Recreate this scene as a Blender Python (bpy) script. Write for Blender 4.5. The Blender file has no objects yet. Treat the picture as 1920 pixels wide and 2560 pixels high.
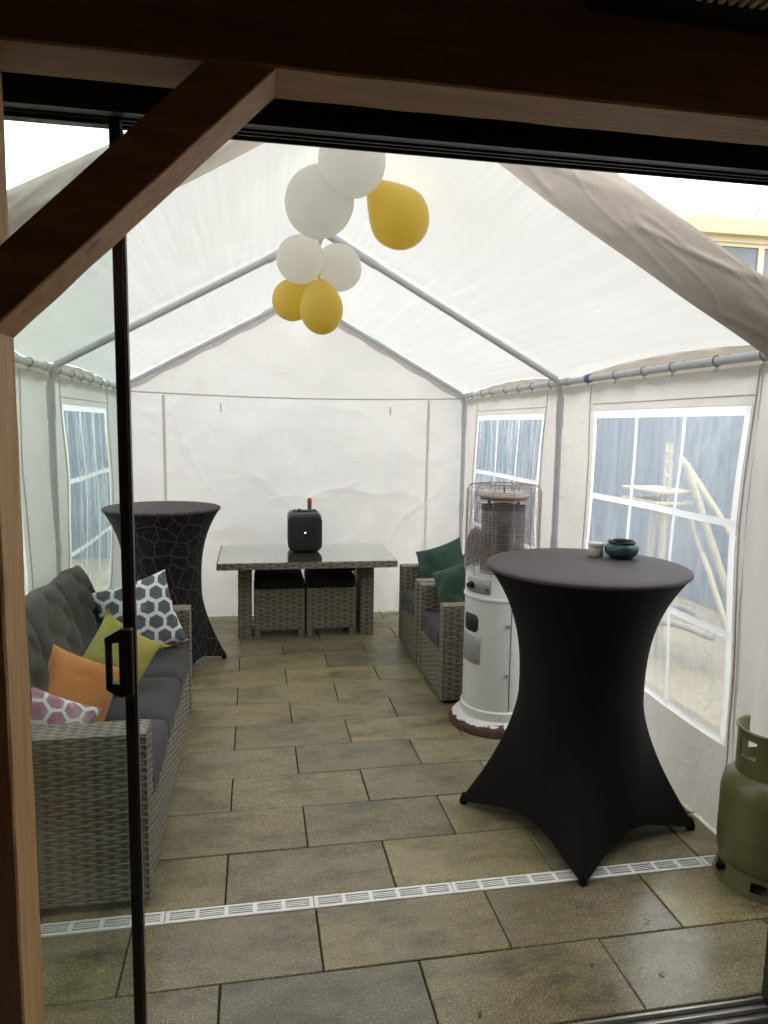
import bpy, bmesh, math, random
import numpy as np
from mathutils import Vector, Matrix, noise, Euler
random.seed(7)
rng = np.random.default_rng(7)
S = bpy.context.scene
COL = S.collection
R = math.radians
PI = math.pi

# ------------------------------------------------------------------ camera
cam_d = bpy.data.cameras.new('camera')
cam = bpy.data.objects.new('camera', cam_d)
COL.objects.link(cam)
S.camera = cam
yaw, pitch, roll = R(10.43), R(6.865), R(.919)
Fv = Vector((math.sin(yaw)*math.cos(pitch), math.cos(yaw)*math.cos(pitch), -math.sin(pitch)))
Rt = Vector((math.cos(yaw), -math.sin(yaw), 0)); Up = Rt.cross(Fv)
R2 = Rt*math.cos(roll)+Up*math.sin(roll); U2 = -Rt*math.sin(roll)+Up*math.cos(roll)
mw = Matrix((R2, U2, -Fv)).transposed().to_4x4(); mw.translation = (0, 0, 1.65)
cam.matrix_world = mw
cam_d.sensor_fit = 'HORIZONTAL'; cam_d.sensor_width = 36; cam_d.lens = 1774/1920*36
cam_d.clip_start = .05; cam_d.clip_end = 600

# ------------------------------------------------------------------ world: overcast sky
W = bpy.data.worlds.new('World'); S.world = W; W.use_nodes = True
nt = W.node_tree; nt.nodes.clear()
out = nt.nodes.new('ShaderNodeOutputWorld'); bg = nt.nodes.new('ShaderNodeBackground')
sky = nt.nodes.new('ShaderNodeTexSky'); sky.sky_type = 'NISHITA'; sky.sun_disc = False
sky.sun_elevation = R(50); sky.sun_rotation = R(150); sky.dust_density = 4
hs = nt.nodes.new('ShaderNodeHueSaturation'); hs.inputs['Saturation'].default_value = .25
nt.links.new(sky.outputs[0], hs.inputs['Color'])
tc = nt.nodes.new('ShaderNodeTexCoord'); sep = nt.nodes.new('ShaderNodeSeparateXYZ')
nt.links.new(tc.outputs['Generated'], sep.inputs[0])
mr = nt.nodes.new('ShaderNodeMapRange'); mr.inputs[1].default_value = 0; mr.inputs[2].default_value = 1
mr.inputs[3].default_value = 7.5; mr.inputs[4].default_value = 13.5
nt.links.new(sep.outputs[2], mr.inputs[0])
nz = nt.nodes.new('ShaderNodeTexNoise'); nz.inputs['Scale'].default_value = 2.2; nz.inputs['Detail'].default_value = 5
nt.links.new(tc.outputs['Generated'], nz.inputs['Vector'])
mz = nt.nodes.new('ShaderNodeMapRange'); mz.inputs[3].default_value = .85; mz.inputs[4].default_value = 1.15
nt.links.new(nz.outputs[0], mz.inputs[0])
mul = nt.nodes.new('ShaderNodeMath'); mul.operation = 'MULTIPLY'
nt.links.new(mr.outputs[0], mul.inputs[0]); nt.links.new(mz.outputs[0], mul.inputs[1])
cc = nt.nodes.new('ShaderNodeCombineColor')
for i, f in enumerate((1., 1., .985)):
    m = nt.nodes.new('ShaderNodeMath'); m.operation = 'MULTIPLY'; m.inputs[1].default_value = f
    nt.links.new(mul.outputs[0], m.inputs[0]); nt.links.new(m.outputs[0], cc.inputs[i])
mx = nt.nodes.new('ShaderNodeMix'); mx.data_type = 'RGBA'; mx.inputs[0].default_value = .88
nt.links.new(hs.outputs[0], mx.inputs[6]); nt.links.new(cc.outputs[0], mx.inputs[7])
nt.links.new(mx.outputs[2], bg.inputs[0]); bg.inputs[1].default_value = .15
nt.links.new(bg.outputs[0], out.inputs[0])
sd = bpy.data.lights.new('sun', 'SUN'); sd.energy = .6; sd.angle = R(25); sd.color = (1, .96, .9)
sun = bpy.data.objects.new('sun', sd); COL.objects.link(sun)
sun.rotation_euler = (R(40), 0, R(30))
S.view_settings.view_transform = 'Standard'; S.view_settings.look = 'None'
S.view_settings.exposure = 1.3; S.view_settings.gamma = 1
try: S.view_settings.use_curve_mapping = False
except Exception: pass
S.cycles.max_bounces = 10; S.cycles.transparent_max_bounces = 16
S.cycles.diffuse_bounces = 6; S.cycles.transmission_bounces = 8
S.cycles.use_denoising = True
S.cycles.caustics_reflective = False; S.cycles.caustics_refractive = False

# ------------------------------------------------------------------ material helpers
class N:
    """tiny node-graph helper"""
    def __init__(s, name):
        s.m = bpy.data.materials.new(name); s.m.use_nodes = True
        s.t = s.m.node_tree; s.t.nodes.clear()
        s.out = s.t.nodes.new('ShaderNodeOutputMaterial')
    def n(s, kind, props=None, **inp):
        nd = s.t.nodes.new('ShaderNode'+kind)
        for k, v in (props or {}).items(): setattr(nd, k, v)
        for k, v in inp.items():
            k2 = int(k[1:]) if k[0] == 'i' and k[1:].isdigit() else k.replace('_', ' ')
            s.set(nd, k2, v)
        return nd
    def set(s, nd, k, v):
        if isinstance(v, bpy.types.NodeSocket): s.t.links.new(v, nd.inputs[k])
        elif isinstance(v, bpy.types.Node): s.t.links.new(v.outputs[0], nd.inputs[k])
        else:
            if isinstance(v, tuple) and len(v) == 3 and nd.inputs[k].type == 'RGBA': v = (*v, 1)
            nd.inputs[k].default_value = v
    def math(s, op, a, b=0., c=None):
        nd = s.n('Math', dict(operation=op), i0=a, i1=b)
        if c is not None: s.set(nd, 2, c)
        return nd.outputs[0]
    def coord(s, kind='Object', scale=(1, 1, 1), rot=(0, 0, 0)):
        tc = s.n('TexCoord') if kind != 'World' else s.n('NewGeometry')
        o = tc.outputs['Position'] if kind == 'World' else tc.outputs[kind]
        return s.n('Mapping', Vector=o, Scale=scale, Rotation=rot).outputs[0]
    def noise(s, v, scale=5, detail=4, rough=.5, dist=0):
        return s.n('TexNoise', Vector=v, Scale=float(scale), Detail=float(detail), Roughness=rough, Distortion=float(dist)).outputs[0]
    def ramp(s, f, stops):
        nd = s.n('ValToRGB', Fac=f); cr = nd.color_ramp
        while len(cr.elements) < len(stops): cr.elements.new(.5)
        for e, (p, c) in zip(cr.elements, stops):
            e.position = p; e.color = (c, c, c, 1) if not isinstance(c, tuple) else (*c, 1)
        return nd.outputs[0]
    def mix(s, f, a, b, blend='MIX'):
        nd = s.n('Mix', dict(data_type='RGBA', blend_type=blend)); s.set(nd, 0, f); s.set(nd, 6, a); s.set(nd, 7, b)
        return nd.outputs[2]
    def rng(s, f, a, b, c, d):
        return s.n('MapRange', i0=f, i1=float(a), i2=float(b), i3=float(c), i4=float(d)).outputs[0]
    def bump(s, h, strength=.3, dist=.01, normal=None):
        nd = s.n('Bump', Height=h, Strength=strength, Distance=dist)
        if normal is not None: s.set(nd, 'Normal', normal)
        return nd.outputs[0]
    def fres(s, ior, normal=None):
        """Fresnel that is the same on both sides of a thin sheet"""
        bf = s.n('NewGeometry').outputs['Backfacing']
        nd = s.n('Fresnel', IOR=s.rng(bf, 0, 1, ior, 1/ior))
        if normal is not None: s.set(nd, 'Normal', normal)
        return nd
    def surf(s, sh):
        s.t.links.new(sh.outputs[0] if isinstance(sh, bpy.types.Node) else sh, s.out.inputs[0]); return s.m
    def pbr(s, col, rough=.5, normal=None, **k):
        b = s.n('BsdfPrincipled', Roughness=rough)
        s.set(b, 'Base Color', col)
        if normal is not None: s.set(b, 'Normal', normal)
        for kk, v in k.items(): s.set(b, kk.replace('_', ' '), v)
        return s.surf(b)

def simple(name, col, rough=.5, var=.12, scale=20, bump=.1, **k):
    g = N(name); v = g.coord('Object')
    a = g.noise(v, scale, 5, .6)
    lo = tuple(c*(1-var) for c in col); hi = tuple(min(1, c*(1+var)) for c in col)
    c = g.ramp(a, [(.3, lo), (.7, hi)])
    r = g.rng(g.noise(v, scale*.4, 3), .3, .7, rough*.85, min(1, rough*1.15))
    return g.pbr(c, r, g.bump(g.noise(v, scale*6, 3), bump, .002), **k)

def fabric(name, col, trans=.4, dirt=.06, streak=None, wr=1., tcol=None, milk=1.):
    """woven polyethylene sheet lit from behind: diffuse + translucent, creases as bump"""
    g = N(name); v = g.coord('World')
    big = g.noise(v, 1.7, 4, .6, .4)
    fold = g.noise(v, 5, 6, .62, 1.2)
    crease = g.n('TexNoise', dict(noise_type='RIDGED_MULTIFRACTAL') if True else {}, Vector=v, Scale=2.3, Detail=5., Roughness=.55, Distortion=.6).outputs[0]
    c = g.mix(g.ramp(big, [(.35, 0.), (.7, 1.)]), tuple(x*(1-dirt) for x in col), col)
    cr = g.ramp(crease, [(.55, 0.), (.95, 1.)])
    c = g.mix(g.math('MULTIPLY', cr, .6), c, tuple(min(.96, x*1.15) for x in col))
    fine = g.noise(g.coord('World', (300, 300, 300)), 1, 2)
    c = g.mix(g.math('MULTIPLY', fine, .12), c, tuple(x*.8 for x in col))
    h = g.math('ADD', g.math('MULTIPLY', fold, .7), g.math('MULTIPLY', crease, .35))
    if streak:
        st = g.noise(g.coord('World', streak), 1, 5, .65)
        st2 = g.noise(g.coord('World', tuple(x*.45 for x in streak)), 1, 4, .65)
        fade = g.rng(g.noise(v, 1.1, 2), .35, .65, .25, 1.)
        f = g.math('MULTIPLY', g.ramp(g.math('ADD', g.math('MULTIPLY', st, .5), g.math('MULTIPLY', st2, .5)), [(.42, 0.), (.6, 1.)]), fade)
        c = g.mix(f, tuple(x*.86 for x in col), c)
    nrm = g.bump(h, .55*wr, .03)
    d = g.n('BsdfDiffuse', Color=c, Normal=nrm)
    t = g.n('BsdfTranslucent', Color=(c if tcol is None else g.mix(1., c, tcol, 'MULTIPLY')), Normal=nrm)
    m = g.n('MixShader', Fac=g.math('ADD', trans, g.math('MULTIPLY', cr, .16*wr)), i1=d.outputs[0], i2=t.outputs[0])
    gl = g.n('BsdfGlossy', Roughness=.5, Normal=nrm)
    fr = g.fres(1.4, nrm)
    m2 = g.n('MixShader', Fac=g.math('MULTIPLY', fr, .5), i1=m.outputs[0], i2=gl.outputs[0])
    return g.surf(m2)

def pvc(name, milky=.18, folds=1., fy=3.2):
    """clear soft vinyl window: see-through, creased, a little milky along the folds"""
    g = N(name)
    v = g.coord('World', (1, fy, .42)); a = g.noise(v, 1.3, 5, .6, .5)
    st = g.ramp(a, [(.47, 0.), (.535, 1.), (.60, .15)])
    b = g.noise(g.coord('World', (1, fy*3, .8)), 1, 3, .6, .3)
    st2 = g.ramp(b, [(.5, 0.), (.75, 1.)])
    f = g.math('ADD', g.math('MULTIPLY', st, .26*folds), g.math('MULTIPLY', st2, .20*folds))
    f = g.math('ADD', f, milky)
    nrm = g.bump(a, .35, .03)
    tr = g.n('BsdfTransparent', Color=(.93, .955, .97))
    tl = g.n('BsdfTranslucent', Color=(.80, .86, .92), Normal=nrm)
    df = g.n('BsdfDiffuse', Color=(.70, .76, .82), Normal=nrm)
    ml = g.n('MixShader', Fac=.3, i1=tl.outputs[0], i2=df.outputs[0])
    m = g.n('MixShader', Fac=f, i1=tr.outputs[0], i2=ml.outputs[0])
    gl = g.n('BsdfGlossy', Roughness=.12, Normal=nrm)
    fr = g.fres(1.4, nrm)
    return g.surf(g.n('MixShader', Fac=g.math('MULTIPLY', fr, .45), i1=m.outputs[0], i2=gl.outputs[0]))

def wicker_mat(name, cdark, clight):
    g = N(name)
    uv = g.n('UVMap').outputs[0]; sp = g.n('SeparateXYZ', Vector=uv)
    u, v = sp.outputs[0], sp.outputs[1]
    row = g.math('FLOOR', v)
    cell = g.math('FLOOR', g.math('MULTIPLY', g.math('ADD', u, row), .5))
    wn = g.n('TexWhiteNoise', dict(noise_dimensions='2D'), Vector=g.n('CombineXYZ', X=cell, Y=row).outputs[0]).outputs[0]
    wr = g.n('TexWhiteNoise', dict(noise_dimensions='1D'), W=row).outputs[0]
    mixf = g.math('ADD', g.math('MULTIPLY', wn, .6), g.math('MULTIPLY', wr, .4))
    fiber = g.noise(g.n('Mapping', Vector=uv, Scale=(.6, 9, 1)).outputs[0], 3, 3)
    mixf = g.math('ADD', g.math('MULTIPLY', mixf, .75), g.math('MULTIPLY', fiber, .25))
    # where a strand dives behind a stake the gap shadow is painted into the colour
    fr = g.math('FRACT', v)
    edge = g.math('SUBTRACT', 1., g.math('ABSOLUTE', g.math('SUBTRACT', g.math('MULTIPLY', fr, 2.), 1.)))
    ph = g.math('COSINE', g.math('MULTIPLY', g.math('ADD', u, row), PI))
    over = g.rng(ph, -1, -.5, 0, 1)
    gap = g.math('MULTIPLY', g.ramp(edge, [(.06, 0.), (.3, 1.)]), over)
    c = g.mix(mixf, cdark, clight)
    c = g.mix(g.math('MULTIPLY', gap, .5), tuple(x*.4 for x in cdark), c)
    return g.pbr(c, .55, g.bump(g.math('ADD', edge, g.math('MULTIPLY', ph, .4)), .35, .004))

def wood_mat(name, c1, c2, axis='z', rough=.6):
    g = N(name)
    sc = {'z': (9, 9, .7), 'x': (.7, 9, 9), 'y': (9, .7, 9)}[axis]
    v = g.coord('Object', sc)
    a = g.noise(v, 2.2, 8, .65, 1.6)
    fine = g.noise(g.coord('Object', tuple(x*6 for x in sc)), 2, 4, .7)
    knots = g.n('TexVoronoi', Vector=g.coord('Object', tuple(min(5, x)*1.2 for x in sc)), Scale=1.1).outputs[0]
    kn = g.ramp(knots, [(.03, 1.), (.12, 0.)])
    c = g.ramp(a, [(.3, c1), (.68, c2)])
    c = g.mix(g.math('MULTIPLY', g.ramp(fine, [(.4, 0.), (.65, 1.)]), .35), c, tuple(x*.6 for x in c1))
    c = g.mix(g.math('MULTIPLY', kn, .75), c, tuple(x*.3 for x in c1))
    return g.pbr(c, rough, g.bump(g.math('ADD', a, fine), .3, .003))

def tile_mat():
    g = N('wet_concrete_tile')
    oi = g.n('ObjectInfo').outputs['Random']
    w = g.n('NewGeometry').outputs['Position']
    off = g.n('CombineXYZ', X=g.math('MULTIPLY', oi, 37.), Y=g.math('MULTIPLY', oi, 91.), Z=0.).outputs[0]
    p = g.n('VectorMath', dict(operation='ADD'), i0=w, i1=off).outputs[0]
    pm = g.n('Mapping', Vector=p, Scale=(1., 1.9, 1)).outputs[0]
    a = g.noise(pm, 3.2, 8, .72, .15)
    b = g.noise(p, 11, 5, .7)
    base = g.ramp(a, [(.32, (.105, .094, .064)), (.43, (.245, .212, .128)), (.56, (.39, .338, .20)), (.69, (.265, .236, .165))])
    tint = g.ramp(oi, [(0., (.64, .66, .70)), (.25, (1.04, 1.02, .92)), (.5, (.78, .75, .75)), (.75, (1.22, 1.17, .94)), (1., (.92, .97, .90))])
    c = g.mix(1., base, tint, 'MULTIPLY')
    c = g.mix(g.math('MULTIPLY', g.ramp(b, [(.45, 0.), (.7, 1.)]), .3), c, (.26, .23, .17))
    grain = g.noise(p, 150, 3, .7)
    c = g.mix(g.ramp(grain, [(.44, .6), (.60, 0.)]), c, (.07, .06, .045))
    c = g.mix(g.ramp(grain, [(.58, 0.), (.7, .5)]), c, (.44, .40, .30))
    wet = g.noise(w, 1.6, 3, .5, .5)
    wy = g.n('SeparateXYZ', Vector=w).outputs[1]
    dry = g.rng(g.math('ADD', wy, g.math('MULTIPLY', g.math('SUBTRACT', wet, .5), 1.6)), 1.9, 2.7, 0, 1)
    rough = g.math('ADD', .17, g.math('MULTIPLY', dry, g.rng(wet, .35, .65, .22, .36)))
    h = g.math('ADD', g.math('MULTIPLY', grain, .6), g.math('MULTIPLY', b, .4))
    return g.pbr(c, rough, g.bump(h, .28, .003), Specular_IOR_Level=.6)

def hex_mat(name, cells, cbg, cells_cols, gap=.4, rot=0.2):
    """printed hexagon pattern on UV"""
    g = N(name)
    uv = g.n('Mapping', Vector=g.n('UVMap').outputs[0], Scale=(cells, cells, 1), Rotation=(0, 0, rot)).outputs[0]
    wob = g.n('TexNoise', Vector=uv, Scale=2.2, Detail=3.)
    uvw = g.n('VectorMath', dict(operation='SCALE'), i0=g.n('VectorMath', dict(operation='SUBTRACT'), i0=wob.outputs[1], i1=(.5, .5, .5)).outputs[0], Scale=.16).outputs[0]
    p = g.n('VectorMath', dict(operation='ADD'), i0=uv, i1=uvw).outputs[0]
    s = (1., 1.7320508, 1.)
    h = (.5, .8660254, .5)
    def modv(q):
        fr = g.n('VectorMath', dict(operation='FRACTION'), i0=g.n('VectorMath', dict(operation='DIVIDE'), i0=q, i1=s).outputs[0]).outputs[0]
        m = g.n('VectorMath', dict(operation='MULTIPLY'), i0=fr, i1=s).outputs[0]
        r = g.n('VectorMath', dict(operation='SUBTRACT'), i0=m, i1=h).outputs[0]
        return g.n('VectorMath', dict(operation='MULTIPLY'), i0=r, i1=(1, 1, 0)).outputs[0]
    a = modv(p); b = modv(g.n('VectorMath', dict(operation='SUBTRACT'), i0=p, i1=h).outputs[0])
    def hd(q):
        ab = g.n('VectorMath', dict(operation='ABSOLUTE'), i0=q).outputs[0]
        d = g.n('VectorMath', dict(operation='DOT_PRODUCT'), i0=ab, i1=(.5, .8660254, 0)).outputs['Value']
        x = g.n('SeparateXYZ', Vector=ab).outputs[0]
        return g.math('MAXIMUM', d, x)
    d = g.math('MINIMUM', hd(a), hd(b))
    mask = g.ramp(d, [(gap-.02, 1.), (gap+.02, 0.)])
    shade = g.noise(uv, .9, 3, .6)
    cc = g.ramp(shade, [(.3, cells_cols[0]), (.5, cells_cols[1]), (.68, cells_cols[2])])
    wv = g.noise(g.n('Mapping', Vector=g.n('UVMap').outputs[0], Scale=(160, 160, 1)).outputs[0], 1, 2)
    c = g.mix(mask, cbg, cc)
    c = g.mix(g.math('MULTIPLY', wv, .25), c, tuple(x*.7 for x in cbg))
    return g.pbr(c, .9, g.bump(g.math('ADD', wv, g.noise(uv, 1.4, 4)), .35, .008))

def cloth_mat(name, col, var=.2, sc=3, rough=.95, weave=500, bump=.4, sheen=.12):
    g = N(name); v = g.coord('Object')
    c = g.ramp(g.noise(v, sc, 5, .6), [(.3, tuple(x*(1-var) for x in col)), (.7, tuple(x*(1+var) for x in col))])
    wv = g.noise(v, weave, 2, .6)
    c = g.mix(g.ramp(wv, [(.35, .5), (.6, 0.)]), c, tuple(x*.45 for x in col))
    h = g.math('ADD', g.math('MULTIPLY', wv, .4), g.noise(v, 14, 4, .6, .6))
    return g.pbr(c, rough, g.bump(h, bump, .006), Sheen_Weight=sheen, Specular_IOR_Level=.2)

def web_mat(name='black_cover_with_web_print', base=(.0105, .0085, .0095)):
    g = N(name)
    uv = g.n('UVMap').outputs[0]
    v = g.n('TexVoronoi', dict(feature='DISTANCE_TO_EDGE', voronoi_dimensions='2D'), Vector=uv, Scale=1.)
    v2 = g.n('TexVoronoi', dict(feature='DISTANCE_TO_EDGE', voronoi_dimensions='2D'), Vector=g.n('Mapping', Vector=uv, Scale=(1.6, 1.5, 1), Rotation=(0, 0, .9)).outputs[0], Scale=1.)
    l = g.math('MAXIMUM', g.ramp(v.outputs[0], [(.012, 1.), (.03, 0.)]), g.math('MULTIPLY', g.ramp(v2.outputs[0], [(.01, 1.), (.03, 0.)]), .55))
    c = g.mix(g.math('MULTIPLY', l, .85), base, (.13, .11, .115))
    return g.pbr(c, .75, g.bump(g.noise(uv, 60, 2), .2, .002), Specular_IOR_Level=.25)

def glass_mat(name, tint, rough=.01, refl=1.):
    g = N(name)
    tr = g.n('BsdfTransparent', Color=tint); gl = g.n('BsdfGlossy', Roughness=rough, Color=(1, 1, 1))
    smear = g.noise(g.coord('World', (1, 1, 2.5)), 3, 4, .6)
    fr = g.fres(1.5)
    f = g.math('MULTIPLY', fr, refl)
    df = g.n('BsdfTranslucent', Color=(.7, .75, .72))
    m0 = g.n('MixShader', Fac=g.rng(smear, .4, .7, .0, .035), i1=tr.outputs[0], i2=df.outputs[0])
    return g.surf(g.n('MixShader', Fac=f, i1=m0.outputs[0], i2=gl.outputs[0]))

def balloon_mat(name, col, trans):
    g = N(name); v = g.coord('Object')
    c = g.ramp(g.noise(v, 6, 3), [(.3, tuple(x*.94 for x in col)), (.7, col)])
    d = g.n('BsdfDiffuse', Color=c); t = g.n('BsdfTranslucent', Color=c)
    m = g.n('MixShader', Fac=trans, i1=d.outputs[0], i2=t.outputs[0])
    gl = g.n('BsdfGlossy', Roughness=.34); fr = g.fres(1.38)
    return g.surf(g.n('MixShader', Fac=g.math('MULTIPLY', fr, .7), i1=m.outputs[0], i2=gl.outputs[0]))

M = {}
M['roof'] = fabric('roof_sheet_woven', (.81, .815, .80), .27, .05, streak=(55, 1.3, 55), wr=.5)
M['wall'] = fabric('tent_wall_sheet', (.80, .787, .765), .40, .10, wr=1.0)
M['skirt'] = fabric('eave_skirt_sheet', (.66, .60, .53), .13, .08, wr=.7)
M['side'] = fabric('tent_side_sheet', (.80, .775, .735), .42, .10, wr=1.1)
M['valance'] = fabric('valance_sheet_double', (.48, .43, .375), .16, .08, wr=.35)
M['strip'] = fabric('white_window_strip', (.97, .975, .98), .84, .01, wr=.1)
M['pvc'] = pvc('clear_vinyl', .27, .6, 2.0)
M['pvc_creased'] = pvc('clear_vinyl_creased', .13, 1.2, 6.)
M['pole'] = simple('grey_painted_steel', (.58, .60, .63), .4, .06, 12)
M['hook'] = simple('white_plastic', (.75, .74, .7), .45, .05, 40)
M['hookcord'] = simple('grey_elastic_cord', (.3, .3, .3), .7)
M['seam'] = simple('grey_seam_tape', (.66, .65, .63), .8, .1, 50)
M['blue'] = simple('blue_tape', (.03, .12, .3), .5)
M['tile'] = tile_mat()
M['drain'] = simple('white_drain_plastic', (.90, .89, .85), .45, .12, 9, .2)
M['dark'] = simple('dark_void', (.012, .012, .012), .9)
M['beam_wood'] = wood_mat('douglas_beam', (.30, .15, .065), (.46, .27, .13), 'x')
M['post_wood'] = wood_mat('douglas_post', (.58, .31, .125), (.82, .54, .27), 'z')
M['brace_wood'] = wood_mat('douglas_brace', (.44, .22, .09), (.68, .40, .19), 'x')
M['alu'] = simple('black_aluminium', (.014, .015, .016), .38, .1, 30)
M['track'] = simple('brushed_aluminium_track', (.55, .53, .5), .32, .1, 30, .1, Metallic=.8)
M['glass'] = glass_mat('sliding_door_glass', (.87, .92, .895), .01, .8)
M['tableglass'] = glass_mat('table_glass', (.80, .84, .81), .035, 1.9)
M['wicker'] = wicker_mat('grey_wicker', (.235, .205, .16), (.53, .475, .385))
M['wicker_table'] = wicker_mat('grey_wicker_table', (.30, .265, .205), (.58, .52, .42))
M['cush'] = cloth_mat('charcoal_cushion', (.048, .048, .050), .18, 5, weave=420)
M['cush_seat'] = cloth_mat('charcoal_seat_cushion', (.062, .062, .064), .15, 5, weave=420)
M['pouf'] = cloth_mat('black_pouf_cushion', (.02, .02, .021), .2, 5)
M['orange'] = cloth_mat('orange_velvet', (.68, .27, .085), .08, 4, bump=.3)
M['yellowgreen'] = cloth_mat('mustard_green_cloth', (.44, .40, .10), .12, 5)
M['green'] = cloth_mat('bottle_green_velvet', (.05, .10, .075), .2, 4)
M['hexblue'] = hex_mat('white_cloth_blue_hexagons', 4.6, (.82, .82, .8), [(.055, .085, .14), (.03, .05, .075), (.1, .13, .2)], .39, .3)
M['hexpink'] = hex_mat('white_cloth_pink_hexagons', 5.2, (.86, .84, .82), [(.5, .24, .34), (.36, .12, .2), (.62, .38, .46)], .41, .15)
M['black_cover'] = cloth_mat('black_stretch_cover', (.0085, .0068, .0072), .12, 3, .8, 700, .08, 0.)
M['black_top_lit'] = cloth_mat('black_stretch_cover_top_lit', (.085, .072, .075), .1, 2, .6, 900, .08, .05)  # same black cloth, painted lighter for the light falling on the top
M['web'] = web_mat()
M['web_top_lit'] = web_mat('black_cover_top_lit_with_web_print', (.055, .045, .048))  # web cover again, its base lightened to paint in light from above
M['white_enamel'] = simple('white_enamel', (.80, .81, .79), .32, .03, 6, .05)
M['steelplate'] = simple('brushed_steel_plate', (.40, .40, .39), .4, .12, 25, .1, Metallic=.25)
M['wire'] = simple('heater_wire', (.40, .33, .30), .45, .1, 30, .1, Metallic=.6)
M['reflector'] = simple('bronzed_reflector', (.45, .33, .27), .35, .15, 8, .1, Metallic=.5)
M['blackplastic'] = simple('black_plastic', (.016, .016, .017), .45)
M['grille'] = simple('speaker_grille', (.012, .012, .013), .65, .2, 300, .5)
M['sgrey'] = simple('grey_speaker_shell', (.10, .095, .10), .5)
M['red'] = simple('red_plastic', (.45, .035, .02), .4)
M['olive'] = simple('olive_gas_bottle_paint', (.165, .165, .068), .36, .1, 5, .1)
M['teal'] = simple('teal_ceramic', (.035, .085, .09), .16, .35, 25, .08)
M['jar'] = simple('off_white_jar', (.62, .62, .58), .35, .05)
M['bw'] = balloon_mat('white_latex', (.985, .98, .95), .78)
M['bg'] = balloon_mat('golden_yellow_latex', (.97, .80, .22), .6)
M['fence'] = simple('slate_blue_board', (.125, .165, .225), .7, .16, 6, .3)
M['pale_wood'] = simple('pale_stripped_wood', (.42, .38, .28), .7, .15, 18, .4)
M['leaf'] = simple('green_leaf', (.09, .15, .04), .6, .3, 8)
M['yellow'] = simple('yellow_fascia_paint', (.50, .44, .24), .6, .04, 2)
M['cream'] = simple('cream_window_paint', (.56, .51, .36), .5, .04, 2)
M['housewall'] = simple('grey_brick_wall', (.3, .27, .26), .8)
M['rooftile'] = simple('brown_roof_tile', (.14, .10, .085), .8, .3, 12)
M['paneglass'] = simple('window_pane_grey', (.12, .15, .17), .08, .1, 1)
M['inwall'] = simple('veranda_wall', (.17, .12, .1), .85)
M['slat'] = simple('tan_slat', (.72, .62, .50), .7)
def ground_mat():
    g = N('garden_paving'); v = g.coord('World')
    c = g.ramp(g.noise(v, 1.4, 6, .65, .6), [(.35, (.21, .18, .135)), (.55, (.34, .285, .19)), (.7, (.24, .215, .17))])
    br = g.n('TexBrick', Vector=v, Scale=2.2, Mortar_Size=.012)
    c = g.mix(g.math('MULTIPLY', br.outputs['Fac'], .6), c, (.12, .1, .08))
    return g.pbr(c, .7, g.bump(g.noise(v, 60, 3), .3, .004))
M['ground'] = ground_mat()
def rust_mat():
    g = N('flaking_white_paint_over_rust'); v = g.coord('Object')
    z = g.n('SeparateXYZ', Vector=v).outputs[2]
    nn = g.noise(v, 9, 6, .7, .5)
    f = g.math('ADD', z, g.math('MULTIPLY', g.math('SUBTRACT', nn, .5), .09))
    m = g.ramp(g.rng(f, .03, .07, 0, 1), [(.48, 0.), (.52, 1.)])
    rust = g.ramp(g.noise(v, 30, 5), [(.3, (.05, .02, .012)), (.7, (.12, .05, .028))])
    return g.pbr(g.mix(m, rust, (.8, .79, .77)), .6, g.bump(g.math('ADD', m, nn), .4, .004))
M['rust'] = rust_mat()
def tube_glass():
    g = N('heater_glass_tube')
    tr = g.n('BsdfTransparent', Color=(.30, .30, .31)); gl = g.n('BsdfGlossy', Roughness=.04, Color=(.9, .9, .9))
    return g.surf(g.n('MixShader', Fac=.16, i1=tr.outputs[0], i2=gl.outputs[0]))
M['tubeglass'] = tube_glass()
g = N('led'); e = g.n('Emission', Color=(1, .75, .6), Strength=2.5); M['led'] = g.surf(e)

# ------------------------------------------------------------------ geometry helpers
def wpos(o):
    p = Vector((0, 0, 0))
    while o is not None: p = p+o.location; o = o.parent
    return p
def obj(name, V, F, mat, parent=None, uv=None, smooth=False, mats=None, midx=None, loc=None):
    """V in world metres; stored relative to the parent (or to loc)"""
    V = np.asarray(V, dtype=float)
    if loc is None:
        loc = Vector((0, 0, 0)) if parent is not None else None
    base = wpos(parent) if parent is not None else (Vector(loc) if loc is not None else Vector((0, 0, 0)))
    V = V-np.array(base)
    me = bpy.data.meshes.new(name)
    if isinstance(F, np.ndarray) and F.ndim == 2:
        n, k = F.shape
        me.vertices.add(len(V)); me.vertices.foreach_set('co', V.ravel())
        me.loops.add(n*k); me.loops.foreach_set('vertex_index', F.ravel().astype(np.int32))
        me.polygons.add(n); me.polygons.foreach_set('loop_start', np.arange(0, n*k, k, dtype=np.int32))
        me.update(calc_edges=True)
    else:
        me.from_pydata([tuple(v) for v in V], [], [tuple(int(i) for i in f) for f in F])
    if uv is not None:
        uv = np.asarray(uv, dtype=float)
        l = me.uv_layers.new(name='UVMap')
        vi = np.zeros(len(me.loops), dtype=np.int32); me.loops.foreach_get('vertex_index', vi)
        l.data.foreach_set('uv', uv[vi].ravel())
    for m in (mats or [mat]): me.materials.append(m)
    if midx is not None: me.polygons.foreach_set('material_index', np.asarray(midx, dtype=np.int32))
    if smooth: me.polygons.foreach_set('use_smooth', np.ones(len(me.polygons), dtype=bool))
    me.validate(); me.update()
    o = bpy.data.objects.new(name, me); COL.objects.link(o)
    if parent is not None: o.parent = parent
    elif loc is not None: o.location = loc
    return o
def tag(o, label=None, cat=None, group=None, kind=None):
    if label: o['label'] = label
    if cat: o['category'] = cat
    if group: o['group'] = group
    if kind: o['kind'] = kind
    return o
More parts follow.
